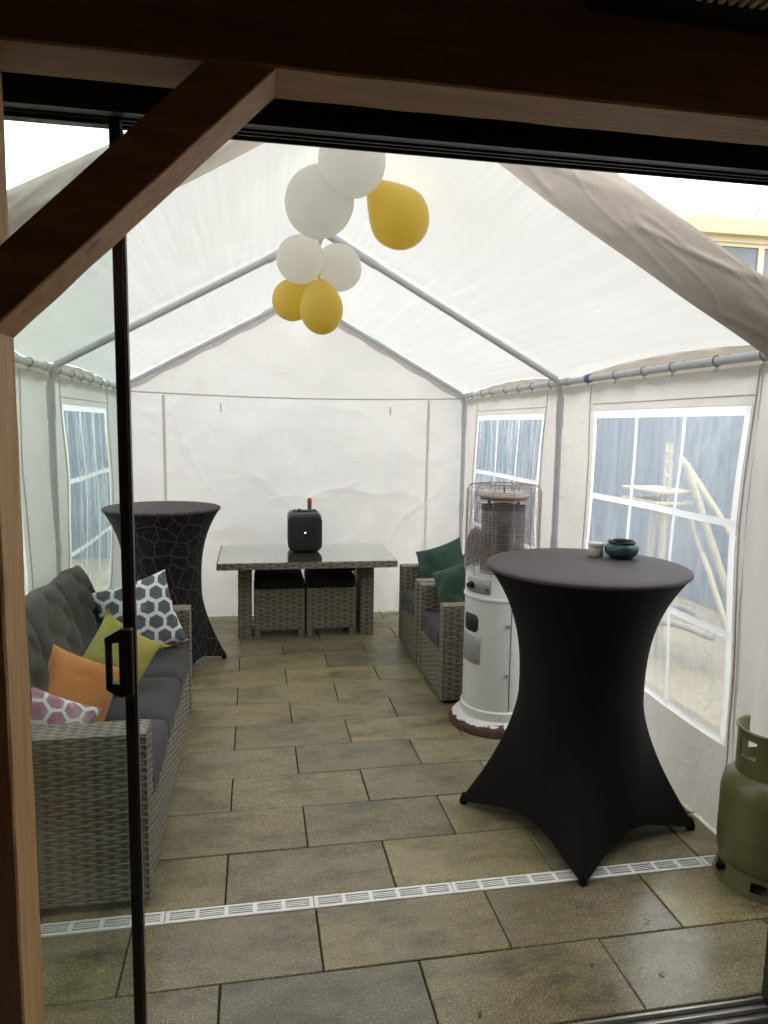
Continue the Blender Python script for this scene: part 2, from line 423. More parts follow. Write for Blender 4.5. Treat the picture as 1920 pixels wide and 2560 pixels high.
def thing(name, loc, label, cat, group=None, rot=None):
    o = bpy.data.objects.new(name, None); COL.objects.link(o); o.location = loc
    o.empty_display_size = .1
    return tag(o, label, cat, group)
def finish_rot(root, rz, rx=0, ry=0):
    root.rotation_euler = (rx, ry, rz)
class B:
    """collects shapes into one mesh"""
    def __init__(s): s.V = []; s.F = []; s.n = 0
    def add(s, V, F):
        V = np.asarray(V, float); s.V.append(V); s.F += [tuple(int(i)+s.n for i in f) for f in F]; s.n += len(V); return s
    def box(s, x0, x1, y0, y1, z0, z1, bev=0.):
        if bev <= 0:
            V = [(x, y, z) for z in (z0, z1) for y in (y0, y1) for x in (x0, x1)]
            F = [(0, 2, 3, 1), (4, 5, 7, 6), (0, 1, 5, 4), (2, 6, 7, 3), (0, 4, 6, 2), (1, 3, 7, 5)]
            return s.add(V, F)
        b = bev; V = []; idx = {}
        for zi, z in ((0, z0), (1, z1)):
            for yi, y in ((0, y0), (1, y1)):
                for xi, x in ((0, x0), (1, x1)):
                    sx, sy, sz = (1 if xi == 0 else -1), (1 if yi == 0 else -1), (1 if zi == 0 else -1)
                    for a in range(3):
                        p = [x+sx*b, y+sy*b, z+sz*b]; p[a] = (x, y, z)[a]
                        idx[(xi, yi, zi, a)] = len(V); V.append(tuple(p))
        F = []
        for a in range(3):
            for v in (0, 1):
                o1, o2 = [k for k in range(3) if k != a]
                q = []
                for (p1, p2) in ((0, 0), (1, 0), (1, 1), (0, 1)):
                    k = [0, 0, 0]; k[a] = v; k[o1] = p1; k[o2] = p2; q.append(idx[(*k, a)])
                flip = (v == 0) ^ (a == 1)
                F.append(tuple(reversed(q)) if flip else tuple(q))
        for a in range(3):
            o1, o2 = [k for k in range(3) if k != a]
            for p1 in (0, 1):
                for p2 in (0, 1):
                    k0 = [0, 0, 0]; k0[o1] = p1; k0[o2] = p2; k1 = list(k0); k1[a] = 1
                    F.append((idx[(*k0, o1)], idx[(*k1, o1)], idx[(*k1, o2)], idx[(*k0, o2)]))
        for xi in (0, 1):
            for yi in (0, 1):
                for zi in (0, 1):
                    F.append(tuple(idx[(xi, yi, zi, a)] for a in range(3)))
        return s.add(V, F)
    def tube(s, pts, r, n=10, cap=True, closed=False):
        pts = [Vector(p) for p in pts]; m = len(pts); V = []; F = []
        up = None
        for i, p in enumerate(pts):
            if closed: d = pts[(i+1) % m]-pts[i-1]
            else: d = pts[min(i+1, m-1)]-pts[max(i-1, 0)]
            d.normalize()
            if up is None:
                up = Vector((0, 0, 1)) if abs(d.z) < .9 else Vector((1, 0, 0))
            a = d.cross(up).normalized(); b = a.cross(d).normalized(); up = b
            rr = r[i] if isinstance(r, (list, tuple)) else r
            for k in range(n):
                t = 2*PI*k/n; V.append(tuple(p+a*(rr*math.cos(t))+b*(rr*math.sin(t))))
        for i in range(m if closed else m-1):
            j = (i+1) % m
            for k in range(n):
                k2 = (k+1) % n; F.append((i*n+k, i*n+k2, j*n+k2, j*n+k))
        if cap and not closed:
            F.append(tuple(range(n-1, -1, -1))); F.append(tuple((m-1)*n+k for k in range(n)))
        return s.add(V, F)
    def lathe(s, prof, c, n=32, cap0=False, cap1=False, a0=0., a1=2*PI):
        full = abs(a1-a0-2*PI) < 1e-6; cnt = n if full else n+1
        V = [(c[0]+r*math.cos(a0+(a1-a0)*k/n), c[1]+r*math.sin(a0+(a1-a0)*k/n), c[2]+z) for r, z in prof for k in range(cnt)]
        F = []
        for i in range(len(prof)-1):
            for k in range(n):
                k2 = (k+1) % cnt; F.append((i*cnt+k, i*cnt+k2, (i+1)*cnt+k2, (i+1)*cnt+k))
        if cap0: F.append(tuple(range(cnt-1, -1, -1)))
        if cap1: F.append(tuple((len(prof)-1)*cnt+k for k in range(cnt)))
        return s.add(V, F)
    def prism(s, poly, a0, a1, axis):
        """extrude a 2D polygon along an axis"""
        def mk(p, a): return {'x': (a, p[0], p[1]), 'y': (p[0], a, p[1]), 'z': (p[0], p[1], a)}[axis]
        n = len(poly); V = [mk(p, a0) for p in poly]+[mk(p, a1) for p in poly]
        F = [tuple(range(n)), tuple(range(2*n-1, n-1, -1))]+[(i, i+n, (i+1) % n+n, (i+1) % n) for i in range(n)]
        return s.add(V, F)
    def build(s, name, mat, parent=None, smooth=False, **k):
        V = np.concatenate(s.V); o = obj(name, V, s.F, mat, parent, smooth=False, **k)
        bm = bmesh.new(); bm.from_mesh(o.data); bmesh.ops.recalc_face_normals(bm, faces=bm.faces); bm.to_mesh(o.data); bm.free()
        if smooth:
            me = o.data
            me.polygons.foreach_set('use_smooth', np.ones(len(me.polygons), dtype=bool))
            if hasattr(me, 'set_sharp_from_angle'): me.set_sharp_from_angle(angle=R(40))
        return o
def grid_faces(nu, nv):
    i, j = np.meshgrid(np.arange(nu-1), np.arange(nv-1), indexing='ij')
    a = i*nv+j
    return np.stack([a, a+nv, a+nv+1, a+1], -1).reshape(-1, 4)
def vnoise(P, sc, octs=3, seed=0.):
    out = np.empty(len(P))
    for i, p in enumerate(P):
        out[i] = noise.fractal(Vector((p[0]*sc+seed, p[1]*sc-seed, p[2]*sc+seed*.7)), 1., 2., octs)
    return out

# wicker panel = displaced grid following an over-under weave
def weave_panel(P0, U, V, lu, lv, stake, row, amp, su=4, sv=3, u0=0., v0=0.):
    U = np.array(U, float); V = np.array(V, float); Nn = np.cross(U, V)
    nu = max(2, int(round(lu/stake*su))+1); nv = max(2, int(round(lv/row*sv))+1)
    u = np.linspace(0, lu, nu); v = np.linspace(0, lv, nv)
    uu, vv = np.meshgrid(u, v, indexing='ij')
    a = (uu+u0)/stake; b = (vv+v0)/row
    rw = np.floor(b+1e-6); fr = b-rw
    h = np.sqrt(np.clip(1-(2*fr-1)**2, 0, 1))*(.45+.55*np.cos(PI*(a+rw)))
    h = h*amp
    edge = np.minimum(np.minimum(uu, lu-uu), np.minimum(vv, lv-vv))
    h = np.where(edge < 1e-5, 0, h)
    wob = .28*row*np.cos(PI*(a+rw))*np.sin(PI*fr)+.0016*np.sin(uu*23+rw*1.7)+.0012*np.sin(uu*61+rw*4.1)
    P = np.array(P0)[None, None]+U*uu[..., None]+V*(vv+np.where(edge < .004, 0, wob))[..., None]+Nn*h[..., None]
    return P.reshape(-1, 3), grid_faces(nu, nv), np.stack([a, b], -1).reshape(-1, 2)
def wicker_box(name, bx, parent, faces, mat=None, stake=.040, row=.0130, amp=.0035, res=(5, 4), label=None):
    x0, x1, y0, y1, z0, z1 = bx
    defs = {'-y': ((x0, y0, z0), (1, 0, 0), (0, 0, 1), x1-x0, z1-z0), '+y': ((x1, y1, z0), (-1, 0, 0), (0, 0, 1), x1-x0, z1-z0),
            '+x': ((x1, y0, z0), (0, 1, 0), (0, 0, 1), y1-y0, z1-z0), '-x': ((x0, y1, z0), (0, -1, 0), (0, 0, 1), y1-y0, z1-z0),
            '+z': ((x0, y0, z1), (1, 0, 0), (0, 1, 0), x1-x0, y1-y0), '-z': ((x0, y1, z0), (1, 0, 0), (0, -1, 0), x1-x0, y1-y0)}
    Vs, Fs, UV = [], [], []; n = 0
    for f in ('-y', '+y', '+x', '-x', '+z', '-z'):
        P0, U, V, lu, lv = defs[f]
        if f in faces:
            if f == '+z' and (y1-y0) > (x1-x0):   # strands across the short side
                P0, U, V, lu, lv = (x1, y0, z1), (0, 1, 0), (-1, 0, 0), y1-y0, x1-x0
            p, q, uv = weave_panel(P0, U, V, lu, lv, stake, row, amp, res[0], res[1], 0, 0)
        else:
            p, q, uv = weave_panel(P0, U, V, lu, lv, lu, lv, 0., 1, 1)
            uv = uv*np.array([lu/stake, lv/row])
        Vs.append(p); Fs.append(q+n); UV.append(uv); n += len(p)
    o = obj(name, np.concatenate(Vs), np.concatenate(Fs), mat or M['wicker'], parent, uv=np.concatenate(UV))
    if label: o['label'] = label
    return o

# soft box cushion
def cushion(name, bx, mat, parent, r=.03, puff=.02, n=14, seed=0., axis='z'):
    x0, x1, y0, y1, z0, z1 = bx
    c = np.array([(x0+x1)/2, (y0+y1)/2, (z0+z1)/2]); hx = np.array([x1-x0, y1-y0, z1-z0])/2
    Vs, Fs = [], []; k = 0
    t = np.linspace(-1, 1, n)
    for a in range(3):
        for sg in (-1, 1):
            uu, vv = np.meshgrid(t, t, indexing='ij'); P = np.zeros((n, n, 3))
            P[..., a] = sg; P[..., (a+1) % 3] = uu; P[..., (a+2) % 3] = vv
            q = P.reshape(-1, 3)*hx
            inner = np.clip(q, -(hx-r), hx-r); d = q-inner; L = np.linalg.norm(d, axis=1, keepdims=True)
            q = inner+d/np.maximum(L, 1e-9)*np.minimum(L, r)*np.where(L > 0, 1, 1)
            un = P.reshape(-1, 3)
            ax = {'x': 0, 'y': 1, 'z': 2}[axis]; oth = [i for i in range(3) if i != ax]
            bulge = puff*(1-un[:, oth[0]]**4)*(1-un[:, oth[1]]**4)
            q[:, ax] += np.sign(un[:, ax])*bulge*(abs(un[:, ax]) > .5)
            w = vnoise(q+c, 6., 3, seed)*.006
            q = q+un*w[:, None]
            Vs.append(q+c); f = grid_faces(n, n)
            if sg < 0: f = f[:, ::-1]
            Fs.append(f+k); k += len(q)
    o = obj(name, np.concatenate(Vs), np.concatenate(Fs), mat, parent, smooth=True)
    bm_weld(o)
    return o
def bm_weld(o, d=1e-4):
    import bmesh
    bm = bmesh.new(); bm.from_mesh(o.data); bmesh.ops.remove_doubles(bm, verts=bm.verts, dist=d)
    bmesh.ops.recalc_face_normals(bm, faces=bm.faces)
    bm.to_mesh(o.data); bm.free()

# throw pillow: local frame X right, Z up, Y thickness; placed by matrix
def pillow(name, c, size, thick, eul, mat, label, n=28, seed=0., piping=None, crease=0.012, group='throw pillows on the wicker seats'):
    t = np.linspace(-1, 1, n); uu, vv = np.meshgrid(t, t, indexing='ij')
    Vs, Fs, UV = [], [], []; k = 0
    pin = 1-.10*(1-np.abs(uu)**2)*np.abs(vv)**3
    for sg in (1, -1):
        X = uu*size/2*(1-.09*(1-vv**2)*np.abs(uu)**4); Z = vv*size/2*(1-.09*(1-uu**2)*np.abs(vv)**4)
        prof = ((1-uu**2).clip(0)**.42)*((1-vv**2).clip(0)**.42)
        Y = sg*thick/2*prof
        P = np.stack([X, Y, Z], -1).reshape(-1, 3)
        w = vnoise(P, 7., 3, seed+sg)*crease
        P[:, 1] += w*prof.reshape(-1)
        P[:, 2] -= .02*size*(1-uu.reshape(-1)**2)*0
        Vs.append(P); f = grid_faces(n, n)
        if sg > 0: f = f[:, ::-1]
        Fs.append(f+k); k += len(P); UV.append(np.stack([uu/2+.5, vv/2+.5], -1).reshape(-1, 2))
    P = np.concatenate(Vs)
    mt = Euler(eul, 'XYZ').to_matrix(); P = P@np.array(mt).T
    o = obj(name, P+np.array(c), np.concatenate(Fs), mat, None, uv=np.concatenate(UV), smooth=True, loc=c)
    return tag(o, label, 'pillow', group)

# ------------------------------------------------------------------ SETTING: ground and paving
tag(B().box(-40, 60, -12, 120, -.30, -.035).build('ground', M['ground']), kind='structure')
bed = tag(B().box(-1.9, 2.56, 1.0, 6.75, -.034, -.010).build('paving', M['dark']), kind='structure')
import bmesh
def tile_mesh(w, d):
    b = B().box(0, w, 0, d, -.05, 0, .0035)
    return b
tile_cache = {}
rows = [(1.083, 1.382), (1.385, 1.678), (1.682, 1.972), (1.976, 2.262), (2.33, 2.624), (2.628, 2.932), (2.936, 3.228), (3.232, 3.524)]
y = 3.528
while y < 6.5: rows.append((y, y+.293)); y += .297
par = [1, 0, 1, 0, 1, 0, 1, 0]+[k % 2 for k in range(1, 30)]
for i, (ya, yb) in enumerate(rows):
    off = (-.105 if par[i] else .203)-1.812
    for k in range(8):
        xa = off+k*.604; xb = xa+.599
        xa2, xb2 = max(xa, -1.9), min(xb, 2.56)
        if xb2-xa2 < .05: continue
        key = (round(xb2-xa2, 3), round(yb-ya, 3))
        if key not in tile_cache:
            o = B().box(0, key[0], 0, key[1], -.03, 0, .003).build('tile', M['tile'], bed)
            tile_cache[key] = o.data
        else:
            o = bpy.data.objects.new('tile', tile_cache[key]); COL.objects.link(o); o.parent = bed
        o.location = (xa2, ya, random.uniform(-.0015, .001))
        o.rotation_euler = (random.uniform(-.002, .002), random.uniform(-.0015, .0015), random.uniform(-.0012, .0012))
# drain channel: a row of slotted white grates
dr = thing('drain_channel', (.2, 2.295, 0), 'long white slotted drain set across the paving under the tent opening', 'drain')
B().box(-1.9, 2.5, 2.266, 2.270, -.03, .0).build('edge', M['drain'], dr)
b = B(); b.box(-1.9, 2.5, 2.266, 2.327, -.0335, -.028); b.build('channel_bed', M['dark'], dr)
gm = None
for k in range(9):
    x0 = -1.802+k*.5
    if gm is None:
        b = B(); w = .497
        b.box(0, w, 0, .010, -.012, 0); b.box(0, w, .048, .058, -.012, 0)
        for q in range(6): xx = q*(w-.014)/5; b.box(xx, xx+.014, .010, .048, -.012, 0)
        for q in range(5):
            xx = q*(w-.014)/5+.014
            for s in range(3): yy = .0175+s*.0095; b.box(xx, xx+(w-.084)/5, yy, yy+.0045, -.012, -.0005)
        o = b.build('grate', M['drain'], dr); gm = o.data
    else:
        o = bpy.data.objects.new('grate', gm); COL.objects.link(o); o.parent = dr
    o.location = (x0-.2, -.026, .001); o.location.y = 2.2685-2.295
    o.rotation_euler = (0, 0, random.uniform(-.0015, .0015))
# first grate was built relative to the drain's base: bring its mesh to a local origin
for v in gm.vertices: v.co += Vector((.2, 2.295, 0))

# ------------------------------------------------------------------ garden fences behind the windows
def fence(x, y0, y1, h, label, w=.145, side=1):
    f = thing('board_fence', (x, (y0+y1)/2, -.035), label, 'fence')
    me = None; n = int((y1-y0)/w)
    for k in range(n):
        yy = y0+k*w
        if me is None:
            o = B().box(-.012, .012, 0, w-.008, 0, h, .004).build('board', M['fence'], f)
            for v in o.data.vertices: v.co += Vector(wpos(f))
            me = o.data
        else:
            o = bpy.data.objects.new('board', me); COL.objects.link(o); o.parent = f
        o.location = (random.uniform(-.004, .004), yy-(y0+y1)/2, random.uniform(-.004, .004))
    b = B()
    for z in (.35, 1.1, 1.8): b.box(x+side*.014, x+side*.06, y0, y1, z, z+.07)
    b.build('rail', M['fence'], f)
    for k in range(int((y1-y0)/1.8)+1):
        B().box(x+side*.062, x+side*.14, y0+k*1.8, y0+k*1.8+.08, -.035, h+.02).build('fence_post', M['fence'], f)
    return f
fence(4.3, 1.2, 9.2, 2.12, 'slate blue board fence seen through the right tent windows', side=1)
fence(-3.2, 1.2, 9.0, 2.12, 'slate blue board fence seen through the left tent windows', side=-1)
bf = fence(9.2, -4.3, 3.2, 2.12, 'slate blue board fence closing the garden behind the tent', side=1)
bf.rotation_euler = (0, 0, R(90)); bf.location = (.55, 9.2, -.035)

# pale wooden stand and leaning poles outside the near right window
st = thing('wooden_climbing_stand', (2.95, 4.75, -.035), 'pale wooden stand with leaning rope-wrapped poles outside the big right window', 'wooden stand')
def knotty(p, q, r, n=9, amp=.02, seed=0):
    p, q = Vector(p), Vector(q); pts = []
    for i in range(n):
        t = i/(n-1); w = Vector((noise.noise(Vector((t*4, seed, 1))), noise.noise(Vector((t*4, seed, 5))), 0))*amp*math.sin(PI*t)
        pts.append(p.lerp(q, t)+w)
    return pts, [r*(1+.18*noise.noise(Vector((i*.9, seed, 3)))) for i in range(n)]
for i, (p, q, r) in enumerate([((3.05, 4.62, 1.42), (3.32, 4.30, .30), .045), ((3.12, 4.66, 1.05), (3.20, 4.05, .02), .035), ((3.15, 4.85, 1.45), (3.42, 4.2, .62), .042),
                               ((2.95, 4.72, 1.2), (2.98, 4.7, -.03), .05), ((3.1, 5.05, 1.15), (3.1, 5.2, -.03), .04)]):
    pts, rr = knotty(p, q, r*.6, seed=i*3.3)
    B().tube(pts, rr, 9).build('pole', M['pale_wood'], st, smooth=True)
b = B()
for z in (1.2, 1.12): b.box(2.82, 3.12, 4.6, 5.1, z, z+.025, .006)
for z in (1.32, 1.42, 1.5): b.tube([(2.95, 4.66, z), (3.14, 5.02, z)], .010, 6)
b.build('platform', M['pale_wood'], st)
for p in ((2.95, 4.66), (3.14, 5.02)): B().tube([(*p, 1.1), (*p, 1.56)], .013, 6).build('upright', M['pale_wood'], st)
pts = [(3.0+.22*math.cos(a), 4.55+.3*math.sin(a), .28+.05*math.sin(2*a)) for a in np.linspace(0, 2*PI, 20)[:-1]]
tr = tag(B().tube(pts, .025, 8, closed=True).build('hose_coil', M['housewall'], None, smooth=True, loc=(3.0, 4.55, 0)), 'curled grey hose lying low outside the big right window', 'hose')
pt = thing('grass_plant', (2.7, 3.35, -.035), 'thin-leaved green plant outside the lower corner of the big right window', 'plant')
for k in range(12):
    a = random.uniform(0, 2*PI); L = random.uniform(.25, .5)
    pts = [Vector((2.7, 3.35, -.035))+Vector((math.cos(a)*L*t, math.sin(a)*L*t, L*1.5*t*(1.35-t))) for t in np.linspace(0, 1, 6)]
    V = []
    sd_ = Vector((-math.sin(a), math.cos(a), 0))
    for i, p in enumerate(pts):
        w = .014*(1-i/5.2); V += [p-sd_*w, p+sd_*w]
    obj('leaf', [tuple(v) for v in V], [(2*i, 2*i+1, 2*i+3, 2*i+2) for i in range(5)], M['leaf'], pt)

# ------------------------------------------------------------------ house beyond, top right
hs_ = thing('house', (13.5, 17.5, -.035), 'house with yellow fascia and grey windows beyond the tent at top right', 'house')
HX, HY, HZ = 9.74, 15.0, 6.46
B().box(HX+.45, 20, HY+.35, HY+6, -.035, HZ-.35).build('wall', M['housewall'], hs_)
B().box(HX, 20.4, HY, HY+6.4, HZ-.36, HZ, .01).build('fascia', M['yellow'], hs_)
B().box(HX+.25, 20.2, HY+.2, HY+6.1, HZ-.48, HZ-.36).build('soffit', M['cream'], hs_)
xs = [HX+.45, HX+1.85, HX+3.35, HX+4.85, HX+6.35]
for i in range(4):
    f = B(); a, c_ = xs[i], xs[i+1]; z0, z1 = HZ-1.75, HZ-.48
    f.box(a, a+.12, HY+.26, HY+.345, z0, z1); f.box(c_-.03, c_+.0, HY+.26, HY+.345, z0, z1)
    f.box(a+.12, c_-.03, HY+.26, HY+.345, z1-.08, z1); f.box(a+.12, c_-.03, HY+.26, HY+.345, z0, z0+.12)
    w = f.build('window', M['cream'], hs_)
    B().box(a+.12, c_-.03, HY+.30, HY+.33, z0+.12, z1-.08).build('pane', M['paneglass'], w)
B().box(HX+.3, 20, HY+.1, HY+.34, HZ-1.90, HZ-1.752).build('sill', M['cream'], hs_)
for r_ in range(5):
    for k in range(26):
        if r_ > 2 and k > 20: continue
        x = HX+.3+k*.3; zt = HZ-1.91-r_*.16; yt = HY+.1-r_*.25
        if 'rt' not in M:
            o = B().lathe([(.15, -.0), (.15, .3)], (0, 0, 0), 6, a0=.0, a1=PI).build('roof_tile', M['rooftile'], hs_)
            for v in o.data.vertices:
                c = v.co+Vector(wpos(hs_)); v.co = Vector((c.x, -c.z, c.y*.35))
            M['rt'] = o.data
        else:
            o = bpy.data.objects.new('roof_tile', M['rt']); COL.objects.link(o); o.parent = hs_
        o.location = Vector((x+.15, yt, zt))-wpos(hs_); o.rotation_euler = (R(32), 0, 0)
B().box(HX+.2, 20, HY-1.2, HY+.095, HZ-3.0, HZ-2.85).build('eave', M['housewall'], hs_)
B().tube([(HX+2.15, HY+1., HZ), (HX+2.2, HY+1., HZ+.35), (HX+2.3, HY+1., HZ+.6)], .05, 6).build('roof_pipe', M['housewall'], hs_)

# ------------------------------------------------------------------ TENT
XL, XR, XC = -1.06, 1.82, .38
YB, YM, YF = 6.09, 4.07, 2.05
ZE, ZA = 1.93, 2.715
SL = (ZA-ZE)/(XR-XC)
TR = .019
tent = thing('party_tent', (XC, YM, 0), 'white gabled party tent with grey poles and clear windows standing on the paving', 'tent')
def rafter(y):
    for sgn, X in ((1, XR), (-1, XL)):
        # bent leg top: vertical leg, slight bend, then the slope
        xo = X
        B().tube([(xo, y, 0.002), (xo, y, 1.5), (xo, y, ZE-.10), (xo-sgn*.012, y, ZE-.04), (xo-sgn*.03, y, ZE+.012)], TR, 14).build('pole', M['pole'], tent, smooth=True)
        B().tube([(xo-sgn*.03, y, ZE+.015), (XC+sgn*.02, y, ZA-.015)], TR, 14).build('rafter', M['pole'], tent, smooth=True)
        for pts in ([(xo, y, ZE-.27), (xo, y, ZE-.16), (xo, y, ZE-.09)], [(xo, y, .92), (xo, y, .99)], [(xo, y-.10, ZE), (xo, y+.10, ZE)], [(XC+sgn*.30, y, ZA-.015-.28*SL), (XC+sgn*.02, y, ZA-.012)]):
            B().tube(pts, TR+.004, 14).build('connector', M['pole'], tent, smooth=True)
        B().box(xo-.05, xo+.05, y-.05, y+.05, 0.0, .004).build('foot_plate', M['pole'], tent)
for y in (YB-.02, YM, YF+.06): rafter(y)
for X in (XL, XR):
    for ya, yb in ((YF+.16, YM-.1), (YM+.1, YB-.12)):
        B().tube([(X, ya, ZE), (X, yb, ZE)], TR-.001, 14).build('purlin', M['pole'], tent, smooth=True)
B().tube([(XC, YF+.06, ZA-.005), (XC, YB-.02, ZA-.005)], TR-.001, 14).build('ridge_pole', M['pole'], tent, smooth=True)
# low cross tube of the back gable
# roof sheets
OV = .07
def roof_side(sgn):
    X = XR if sgn > 0 else XL
    nu, nv = 46, 90
    u = np.linspace(0, 1, nu); v = np.linspace(0, 1, nv)
    uu, vv = np.meshgrid(u, v, indexing='ij')
    y = YF-.03+(YB+.05-(YF-.03))*vv
    span = np.where(y < YM, (y-YF)/(YM-YF), (y-YM)/(YB-YM)).clip(0, 1)
    bay = 4*span*(1-span)
    x = XC+(X+sgn*OV-XC)*uu
    ztop = ZA+.036
    z = ztop-abs(x-XC)*SL
    z = z-.030*bay*np.sin(PI*uu.clip(0, 1))+(.026+.050*bay)*uu**5
    nn = np.array([noise.noise(Vector((a*3.2, b*1.1, sgn*4.))) for a, b in zip(x.ravel(), y.ravel())]).reshape(x.shape)
    z = z+.006*nn
    P = np.stack([x, y, z], -1).reshape(-1, 3)
    F = grid_faces(nu, nv)
    if sgn < 0: F = F[:, ::-1]
    obj('roof_sheet', P, F, M['roof'], tent, smooth=True)
    # eave skirt hanging outside the rail, lower edge held in scallops
    nk = 140; yk = np.linspace(YF-.03, YB+.05, nk); rowsz = 7
    sp = np.where(yk < YM, (yk-YF)/(YM-YF), (yk-YM)/(YB-YM)).clip(0, 1); by = 4*sp*(1-sp)
    ze = (ztop-(abs(X+sgn*OV-XC))*SL)+.026+.050*by
    P = []
    for j in range(rowsz):
        t = j/(rowsz-1)
        xo = X+sgn*(OV+.012*math.sin(PI*t)-.018*t)+.006*np.sin(yk*19+t*2)
        zz = ze-.004-t*(.075+.042*by+.014*np.abs(np.sin(yk*PI/.29)))
        P.append(np.stack([xo, yk, zz], -1))
    P = np.stack(P, 1).reshape(-1, 3)
    obj('eave_skirt', P, grid_faces(nk, rowsz), M['skirt'], tent, smooth=True)
    # hooks with white beads
    y = YF+.28; k = 0
    while y < YB-.15:
        if abs(y-YM) > .13:
            b = B(); rr = TR+.003
            pts = [(X+rr*math.cos(a)*.95, y+.004*math.sin(a), ZE+rr*math.sin(a)) for a in np.linspace(0, 2*PI, 14)[:-1]]
            b.tube(pts, .0025, 6, closed=True)
            b.tube([(X+sgn*.018, y, ZE+.016), (X+sgn*.055, y, ZE+.03)], .002, 6)
            h = b.build('hook_cord', M['hookcord'], tent)
            b = B(); b.lathe([(.001, -.011), (.008, -.008), (.0115, 0), (.008, .008), (.001, .011)], (X-sgn*.004, y, ZE-.034), 8)
            b.build('bead', M['hook'], h, smooth=True)
        y += .27+.04*math.sin(k*2.1); k += 1
roof_side(1); roof_side(-1)
B().tube([(XR, 3.68, ZE), (XR, 3.73, ZE)], TR+.003, 14).build('blue_tape', M['blue'], tent, smooth=True)
# front valance: wrinkled band hanging from the front edge of the roof
for sgn in (1, -1):
    X = XR if sgn > 0 else XL
    nu, nv = 220, 30
    P = []
    for i in range(nu):
        t = i/(nu-1); x = XC+(X+sgn*OV-XC)*t
        zt = ZA+.05-abs(x-XC)*SL+.004*math.sin(t*9+1)
        hgt = (.185+.03*t if sgn > 0 else .172)+.003*noise.noise(Vector((t*6, sgn, 0)))
        for j in range(nv):
            s = j/(nv-1)
            q1 = 1-abs(noise.noise(Vector((x*2.6*sgn+s*1.6, s*1.7-x*1.2*sgn, 3.))))*2; q2 = 1-abs(noise.noise(Vector((x*5*sgn-s*1.4, s*2.2+x, 8.))))*2
            fold = .006*max(0, q1-.7)*2+.003*max(0, q2-.7)*2+.002*noise.noise(Vector((x*3, s*2, 2)))
            fold *= 1-s**3
            bul = .007*math.sin(PI*min(1, s*1.05))
            P.append((x+sgn*.003*s*math.sin(x*13), YF-.03-bul-fold+(.03*s), zt-hgt*s-.012*math.sin(PI*s)*0))
    F = grid_faces(nu, nv)
    obj('valance', P, F, M['valance'], tent, smooth=True)

# back wall
def wall_wr(x, z):
    w = .010*noise.fractal(Vector((x*1.6, 3.1, z*1.6)), 1., 2., 4)
    r = 1-abs(noise.noise(Vector((x*1.9+z*.8, 7.7, z*2.1-x*.6))))
    w += .014*max(0, r-.78)*4*(.35+.65*math.exp(-((z-.8)/.7)**2))
    # creases radiating where the sheet is folded across
    for (cx, cz, ang) in ((.42, 1.03, .25), (.2, 1.05, -.5), (.9, 1.08, .1), (-.5, 1.35, -.9), (1.45, .95, .9), (1.5, .7, -.6), (-.6, 1.55, -1.), (.7, 1.1, .55)):
        dx, dz = x-cx, z-cz; a = dx*math.cos(ang)+dz*math.sin(ang); bb = -dx*math.sin(ang)+dz*math.cos(ang)+.05*math.sin(a*7)
        w += .011*math.exp(-(a/.34)**2)*math.exp(-(bb/.016)**2)
    return w
nu, nv = 150, 120; P = []; UVs = []
for i in range(nu):
    x = XL-.01+(XR-XL+.02)*i/(nu-1)
    zt = ZA+.02-abs(x-XC)*SL
    for j in range(nv):
        z = .0+.045*(max(0, x-.95)*1.2)+.012*abs(math.sin(x*5)); z = z+(zt-z)*j/(nv-1)
        yy = YB+.03+wall_wr(x, z)+.05*math.sin(PI*(x-XL)/(XR-XL))*math.sin(PI*min(1, z/1.9))
        if z < .35: yy += .03*(.35-z)*math.sin(x*17+noise.noise(Vector((x*4, 0, 0)))*4)
        P.append((x, yy, z))
bw = obj('back_wall', P, grid_faces(nu, nv), M['wall'], tent, smooth=True)
def on_back(x, z): return YB+.03+wall_wr(x, z)+.05*math.sin(PI*(x-XL)/(XR-XL))*math.sin(PI*min(1, z/1.9))
def strip_back(name, pts, w, mat):
    V = []; n = len(pts)
    for (x, z, nx, nz_) in pts:
        V += [(x-nx*w/2, on_back(x, z)-.004, z-nz_*w/2), (x, on_back(x, z)-.009, z), (x+nx*w/2, on_back(x, z)-.004, z+nz_*w/2)]
    F = [(3*i+k, 3*i+k+1, 3*i+k+4, 3*i+k+3) for i in range(n-1) for k in (0, 1)]
    return obj(name, V, F, mat, bw, smooth=True)
strip_back('seam', [(x, 1.905-.03*math.sin(PI*(x-XL)/2.9), 0, 1) for x in np.linspace(XL+.04, XR-.03, 50)], .012, M['seam'])
for xz in (-.73, 1.51):
    strip_back('zip_tape', [(xz, z, 1, 0) for z in np.linspace(1.88, .55, 30)], .024, M['hook'])
    strip_back('zip', [(xz+.001, z, 1, 0) for z in np.linspace(1.86, .5, 30)], .005, M['seam'])
for xz in (-.27, 1.17):
    strip_back('tie_strap', [(xz, z, 1, 0) for z in np.linspace(1.82, 1.75, 4)], .012, M['seam'])
# gable hem: folded double strip under the back rafters
for sgn in (1, -1):
    X = XR if sgn > 0 else XL
    V = []
    n = 60
    for i in range(n):
        t = i/(n-1); x = XC+(X-XC)*t; zt = ZA+.015-abs(x-XC)*SL; wv = .008*math.sin(t*31)
        V += [(x, YB+.012, zt), (x, YB+.008+wv*.6, zt-.04), (x, YB+.018, zt-.075-wv)]
    obj('gable_hem', V, [(3*i+k, 3*i+k+1, 3*i+k+4, 3*i+k+3) for i in range(n-1) for k in (0, 1)], M['side'], tent, smooth=True)
    k = 0
    for t in (.2, .5, .82):
        x = XC+(X-XC)*t
        B().lathe([(.001, -.010), (.009, -.006), (.011, 0), (.009, .006), (.001, .010)], (x, YB-.045, ZA-.045-abs(x-XC)*SL), 8).build('bead', M['hook'], tent, smooth=True)

